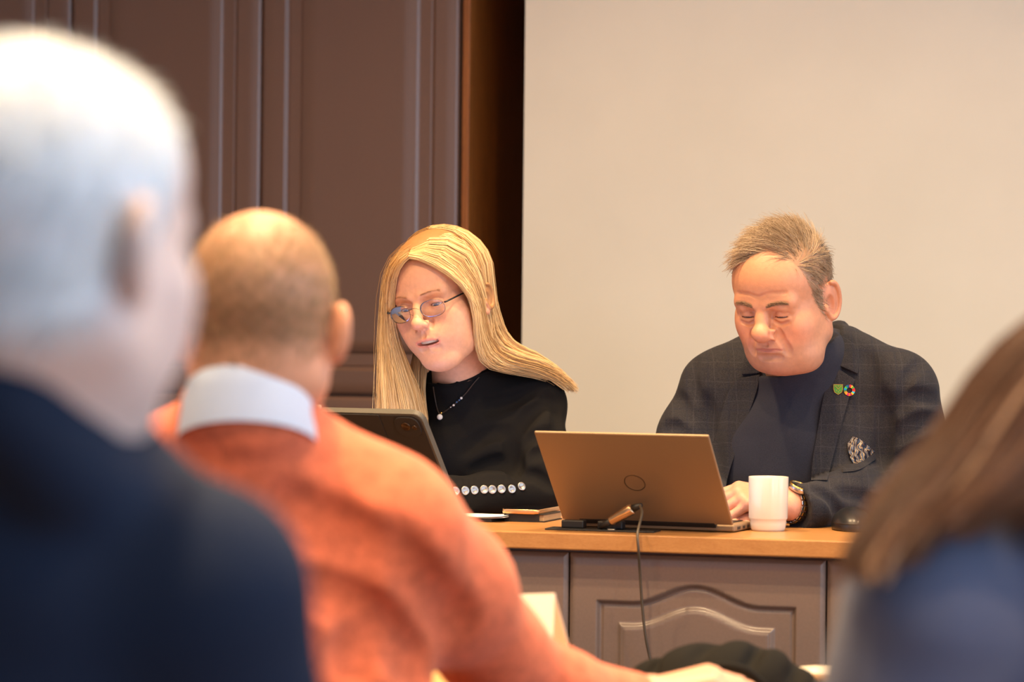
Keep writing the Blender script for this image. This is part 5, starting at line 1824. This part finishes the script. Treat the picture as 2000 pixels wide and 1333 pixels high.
# saucer
sc0 = ztable(1622, 1331)
part('saucer', lathe_bm([(0, 0.004), (0.022, 0.004), (0.040, 0.012), (0.052, 0.0165), (0.053, 0.0155), (0.042, 0.009), (0.026, 0.0), (0, 0.0)], 40), M['ceramic'], Matrix.Translation(Vector(sc0)), None, True)
tag(bpy.data.objects['saucer'], 'white saucer on the meeting table beside the bag', 'saucer')
# ================================================================== the people in the foreground, seen from behind
M['orange'] = cloth('orange_wool', rgb(210, 110, 78), var=0.26, weave=260, sheen=0.15, big=55, bump=0.5)
M['shirt'] = cloth('pale_blue_shirt', rgb(186, 200, 226), var=0.04, sheen=0.0)
M['navy'] = cloth('navy_jacket', rgb(24, 34, 54), var=0.10, sheen=0.0)
M['blue'] = cloth('blue_wool', rgb(88, 93, 116), var=0.08, sheen=0.2)

def back_head(Rm, T, g, neck, h, lo=(-0.11, -0.145, -0.2), hi=(0.11, 0.135, 0.145)):
    v = Vol(lo, hi, h)
    head_volume(v, g, [(a if i == 0 else to_local(a, Rm, T), r) for i, (a, r) in enumerate(neck)])
    V, Q = v.mesh()
    return V, Q, skin_cols(V, g)
GEN = dict(jaw=0.95, nose=1.05, skin=rgb(206, 150, 120), red=rgb(206, 124, 104), redness=0.45, lipcol=rgb(184, 112, 100), ear=1.08, flare=34)

# ---------------------------------------------------------------- orange jumper
om = thing('person', 'person seen from behind in orange jumper over pale blue collar', 'person', (-0.30, 3.1, FLOOR))
oR = rotm(182, 9, 0)
oT = P(508, 655, 3.0)
V, Q, C = back_head(oR, oT, GEN, [((0, 0.012, -0.045), 0.050), (P(488, 830, 3.03), 0.054)], 0.0028)
ys = [-0.115, -0.085, -0.055, -0.030, -0.005, 0.010, 0.030, 0.060, 0.130]
zs = [0.115, 0.110, 0.060, 0.020, -0.010, 0.010, -0.025, -0.040, -0.046]
zl = np.interp(V[:, 1], ys, zs)
onear = (np.abs(V[:, 0]) > 0.077) & (V[:, 1] > -0.015) & (V[:, 1] < 0.055) & (V[:, 2] < 0.038)
hm = (V[:, 2] > zl) & ~onear
crown = np.exp(-(((V[:, 0]) / 0.050) ** 2 + ((V[:, 1] - 0.030) / 0.060) ** 2 + ((V[:, 2] - 0.115) / 0.036) ** 2) ** 1.5)
cov = np.clip((V[:, 2] - zl) / 0.03, 0, 1) * hm * (1 - 0.85 * crown)
nz_ = 0.8 + 0.2 * np.sin(V[:, 0] * 300) * np.sin(V[:, 2] * 260 + V[:, 1] * 190)
C = C * (1 - cov[:, None] * 0.85 * nz_[:, None]) + np.array(rgb(126, 96, 64)[:3]) * cov[:, None] * 0.85 * nz_[:, None]
N_ = vnormals(V, Q)
hm2 = hm & (rng.uniform(0, 1, len(V)) > crown * 1.05)
hp, hr, hc = scalp_strands(V, N_, hm2, 4000, 0.012, lambda p: np.tile(np.array([0.0, 0.4, -0.9]), (len(p), 1)), 0.0006, rgb(104, 78, 52), rgb(176, 146, 108), m=4, lift=0.8, jit=0.3, seed=5)
k_ = hp.shape
tv, tf, tc = tubes(xf(hp.reshape(-1, 3), oR, oT).reshape(k_), hr, 3, hc)
link('hair', mesh_np('hair', tv, tf, tc), M['hair'], om)
oS, oE, oW = P(765, 1050, 3.06), P(957, 1266, 3.25), P(1235, 1372, 3.45)
v = Vol((-0.78, 2.78, 0.30), (0.22, 3.56, 1.10), 0.0058, 0.07)
v.ell(P(480, 1250, 3.06), (0.205, 0.125, 0.26), 0)
v.ell(P(470, 1560, 3.10), (0.19, 0.14, 0.22), 0.08)
v.cap(P(500, 910, 3.06), P(745, 1035, 3.06), 0.054, 0.070, 0.07)
v.cap(P(460, 900, 3.07), P(210, 990, 3.06), 0.056, 0.074, 0.06)
v.cap(P(484, 905, 3.03), P(485, 812, 2.992), 0.090, 0.0745, 0.03)
v.chain([oS, (oS + oE) / 2 + (0.003, 0, 0.006), oE], [0.073, 0.066, 0.055], 0.06)
v.chain([oE, P(1085, 1354, 3.34), oW], [0.055, 0.048, 0.037], 0.04)
oS2, oE2, oW2 = P(170, 1010, 3.07), P(60, 1320, 3.22), P(230, 1460, 3.42)
v.chain([oS2, oE2], [0.076, 0.060], 0.05)
v.chain([oE2, oW2], [0.058, 0.036], 0.03)
pre = bvh_of(*v.mesh())
for pts, dp, wd in (([(620, 1130), (700, 1180), (790, 1260), (830, 1310)], 0.020, 0.016), ([(760, 1060), (830, 1150), (900, 1220)], 0.008, 0.016), 
                    ([(560, 1000), (660, 1040), (740, 1100)], 0.008, 0.020),
                    ([(680, 1290), (720, 1250), (770, 1230)], 0.010, 0.014)):
    crease_px(v, pre, pts, dp * 0.5, wd, 0.03)
v.disp(lambda x, y, z: 0.0010 * wob(x, y, z, 40, 0.7))
put('jumper', v.mesh(), M['orange'], om)
# shirt collar: sloping band round the neck
n = 48
a = np.arange(n) * 2 * math.pi / n
ctr = P(484, 774, 2.985)
def cring(r, dz, sl):
    return np.stack([ctr[0] + r * np.cos(a), ctr[1] + r * np.sin(a), ctr[2] + dz - sl * np.sin(a) * r], 1)
rings = [cring(0.0745, -0.050, 0.35), cring(0.0705, -0.010, 0.35), cring(0.0640, 0.010, 0.35), cring(0.0605, 0.013, 0.35), cring(0.0585, 0.010, 0.35), cring(0.0600, -0.050, 0.35)]
Vc = np.vstack(rings)
I = np.arange(len(rings) * n).reshape(len(rings), n)
Qc = np.stack([I[:-1], np.roll(I, -1, 1)[:-1], np.roll(I, -1, 1)[1:], I[1:]], -1).reshape(-1, 4)
link('shirt_collar', mesh_np('shirt_collar', Vc, [Qc]), M['shirt'], om)
v = Vol(oW + (-0.08, -0.14, -0.06), oW + (0.25, 0.16, 0.12), 0.003, 0.03)
hand(v, P(1262, 1362, 3.46), (0.93, 0.12, 0.22), (-0.22, -0.1, 0.97), -1, (34, 48, 30), 1.02, 0.5)
v.cap(oW, P(1262, 1362, 3.46), 0.027, 0.026, 0.012)
h1 = v.mesh()
v = Vol(oW2 + (-0.15, -0.1, -0.08), oW2 + (0.15, 0.25, 0.1), 0.004, 0.03)
hand(v, oW2 + (0, 0.03, 0), (0.2, 0.95, -0.05), (0, 0, 1), 1, (14, 20, 15), 1.02, 0.5)
v.cap(oW2, oW2 + (0, 0.03, 0), 0.026, 0.026, 0.012)
h2 = v.mesh()
put('body', (xf(V, oR, oT), Q), M['skin'], om, C)
for hv in (h1, h2):
    put('hand', hv, M['skin'], om, np.tile(np.array(rgb(218, 160, 132)[:3]), (len(hv[0]), 1)))
trousers(om, (-0.29, 3.10, 0.46), (0.15, 0.95), FLOOR, M['trousers'])

# ---------------------------------------------------------------- grey-haired man in a navy jacket
gm = thing('person', 'white-haired person seen from behind in dark navy jacket', 'person', (-0.32, 1.9, FLOOR))
gR = rotm(152, 4, 0)
gT = P(88, 496, 1.75)
GG = dict(GEN)
GG.update(skin=rgb(216, 190, 180), red=rgb(206, 158, 160), redness=0.3, top=0.086)
V, Q, C = back_head(gR, gT, GG, [((0, 0.016, -0.045), 0.054), (P(70, 960, 1.80), 0.058)], 0.0032)
ys = [-0.115, -0.070, -0.045, -0.025, -0.005, 0.010, 0.030, 0.060, 0.130]
zs = [0.125, 0.118, 0.075, 0.025, -0.015, 0.010, -0.045, -0.065, -0.072]
zl = np.interp(V[:, 1], ys, zs)
onear = (np.abs(V[:, 0]) > 0.077) & (V[:, 1] > -0.015) & (V[:, 1] < 0.055) & (V[:, 2] < 0.038)
hm = (V[:, 2] > zl) & ~onear
cov = np.clip((V[:, 2] - zl) / 0.02, 0, 1) * hm
C = C * (1 - cov[:, None] * 0.9) + np.array(rgb(210, 220, 228)[:3]) * cov[:, None] * 0.9
N_ = vnormals(V, Q)
hp, hr, hc = scalp_strands(V, N_, hm, 3000, 0.020, lambda p: np.tile(np.array([0.0, 0.4, -0.9]), (len(p), 1)), 0.0007, rgb(190, 204, 216), rgb(234, 238, 240), m=4, lift=0.5, jit=0.2, seed=6)
k_ = hp.shape
tv, tf, tc = tubes(xf(hp.reshape(-1, 3), gR, gT).reshape(k_), hr, 3, hc)
link('hair', mesh_np('hair', tv, tf, tc), M['hair'], gm)
put('body', (xf(V, gR, gT), Q), M['skin'], gm, C)
v = Vol((-0.62, 1.45, 0.25), (-0.04, 2.35, 1.13), 0.0065, 0.07)
v.ell(P(-10, 1500, 1.86), (0.19, 0.13, 0.26), 0)
v.ell(P(0, 1900, 1.90), (0.18, 0.14, 0.22), 0.08)
v.cap(P(70, 1075, 1.82), P(380, 1160, 1.80), 0.072, 0.062, 0.06)
v.cap(P(20, 1075, 1.84), P(-330, 1200, 1.95), 0.070, 0.062, 0.06)
v.cap(P(60, 1060, 1.82), P(40, 905, 1.81), 0.088, 0.078, 0.03)
gS = P(400, 1165, 1.80)
gE = P(540, 1640, 1.90)
v.chain([gS, gE], [0.060, 0.052], 0.04)
v.chain([gE, P(560, 1900, 2.2)], [0.052, 0.036], 0.03)
v.chain([P(-330, 1210, 1.95), P(-420, 1700, 2.02), P(-250, 1900, 2.3)], [0.060, 0.052, 0.036], 0.04)
# jacket collar, higher at the back of the neck
v.chain([P(230, 1000, 1.84), P(180, 985, 1.775), P(110, 900, 1.735), P(20, 795, 1.715), P(-70, 715, 1.72), P(-150, 800, 1.80)], [0.018, 0.024, 0.028, 0.030, 0.030, 0.02], 0.03)
v.disp(lambda x, y, z: 0.0015 * wob(x, y, z, 35, 0.2))
put('jacket', v.mesh(), M['navy'], gm)
trousers(gm, (-0.33, 1.92, 0.44), (0.35, 0.9), FLOOR, M['trousers'])

# ---------------------------------------------------------------- long brown hair and blue jumper
bw = thing('person', 'person seen from behind with long brown hair and slate blue top', 'person', (0.50, 2.42, FLOOR))
bR = rotm(196, 10, -8)
bT = P(2250, 720, 2.36)
BG = dict(GEN)
BG.update(jaw=0.93, ear=0.95)
V, Q, C = back_head(bR, bT, BG, [((0, 0.024, -0.045), 0.050), (P(2190, 1050, 2.40), 0.055)], 0.0035)
zl = np.interp(V[:, 1], [-0.11, -0.085, -0.055, -0.030, 0.0, 0.02, 0.13], [0.09, 0.086, 0.06, 0.015, -0.02, -0.06, -0.08])
fade = np.clip((V[:, 2] - zl) / 0.01, 0, 1)[:, None]
C = C * (1 - fade) + np.array(rgb(74, 46, 30)[:3]) * fade
put('body', (xf(V, bR, bT), Q), M['skin'], bw, C)
v = Vol((0.18, 1.95, 0.25), (0.80, 2.75, 1.12), 0.0062, 0.07)
v.ell(P(2080, 1400, 2.42), (0.180, 0.120, 0.24), 0)
v.ell(P(2080, 1750, 2.46), (0.17, 0.14, 0.22), 0.08)
v.cap(P(2090, 1010, 2.38), P(1850, 1160, 2.32), 0.056, 0.066, 0.06)
v.cap(P(2120, 1075, 2.40), P(2360, 1190, 2.46), 0.056, 0.064, 0.06)
v.chain([P(1795, 1210, 2.31), P(1690, 1540, 2.34), P(1800, 1700, 2.60)], [0.066, 0.056, 0.036], 0.04)
v.chain([P(2370, 1210, 2.46), P(2430, 1540, 2.50), P(2300, 1650, 2.7)], [0.064, 0.056, 0.036], 0.04)
v.disp(lambda x, y, z: 0.0015 * wob(x, y, z, 35, 0.9))
put('jumper', v.mesh(), M['blue'], bw)
gd = [
 [(2150, 560, 2.36), (2070, 590, 2.36), (1998, 640, 2.355), (1925, 705, 2.35), (1872, 785, 2.345), (1834, 855, 2.34), (1776, 915, 2.325), (1718, 985, 2.30), (1680, 1055, 2.28), (1655, 1120, 2.27)],
 [(2170, 560, 2.32), (2090, 600, 2.31), (2020, 670, 2.305), (1940, 755, 2.30), (1888, 830, 2.295), (1842, 900, 2.285), (1790, 962, 2.27), (1738, 1030, 2.255), (1704, 1085, 2.245), (1688, 1130, 2.24)],
 [(2190, 570, 2.29), (2110, 630, 2.275), (2025, 715, 2.265), (1975, 800, 2.26), (1925, 875, 2.255), (1880, 935, 2.25), (1832, 985, 2.245), (1790, 1035, 2.24), (1760, 1080, 2.235), (1742, 1110, 2.23)],
 [(2200, 580, 2.27), (2140, 650, 2.255), (2070, 750, 2.25), (2030, 830, 2.245), (1990, 890, 2.24), (1945, 935, 2.235), (1905, 975, 2.23), (1868, 1008, 2.23), (1840, 1030, 2.23), (1820, 1045, 2.225)],
 [(2220, 580, 2.26), (2190, 660, 2.245), (2150, 770, 2.24), (2120, 850, 2.235), (2090, 910, 2.235), (2050, 945, 2.235), (2010, 965, 2.235), (1975, 980, 2.235), (1950, 990, 2.235), (1930, 1000, 2.23)],
 [(2250, 580, 2.27), (2250, 660, 2.25), (2250, 780, 2.25), (2240, 880, 2.25), (2230, 950, 2.26), (2220, 1000, 2.26), (2210, 1050, 2.27), (2200, 1090, 2.28), (2195, 1120, 2.28), (2190, 1150, 2.29)]]
p, rd, cl = sheet(gd, 2800, 31, 11, 0.004, 30, 0.0010, rgb(50, 28, 17), rgb(124, 80, 52))
p2, rd2, cl2 = sheet([[(a - 4, b + 30, c - 0.012) for a, b, c in g_] for g_ in gd[1:3]], 40, 33, 11, 0.004, 5, 0.0010, rgb(196, 150, 112), rgb(226, 190, 158))
# the rest of the hair: from the crown over the back and the far side of the head
p3_, cl3 = crown_hair(1500, 11, bR, bT, (-15, 195), (0.004, 0.018), 0.27, rgb(50, 28, 17), rgb(112, 72, 46), 41)
nn_, mm_ = 1500, 11
tv, tf, tc = tubes(np.concatenate([p, p2, p3_]), np.concatenate([rd, rd2, np.full((nn_, mm_), 0.0011)]), 3, np.concatenate([cl, cl2, cl3]))
link('hair', mesh_np('hair', tv, tf, tc), M['hair'], bw)
trousers(bw, (0.52, 2.46, 0.44), (-0.1, 0.95), FLOOR, M['trousers'])
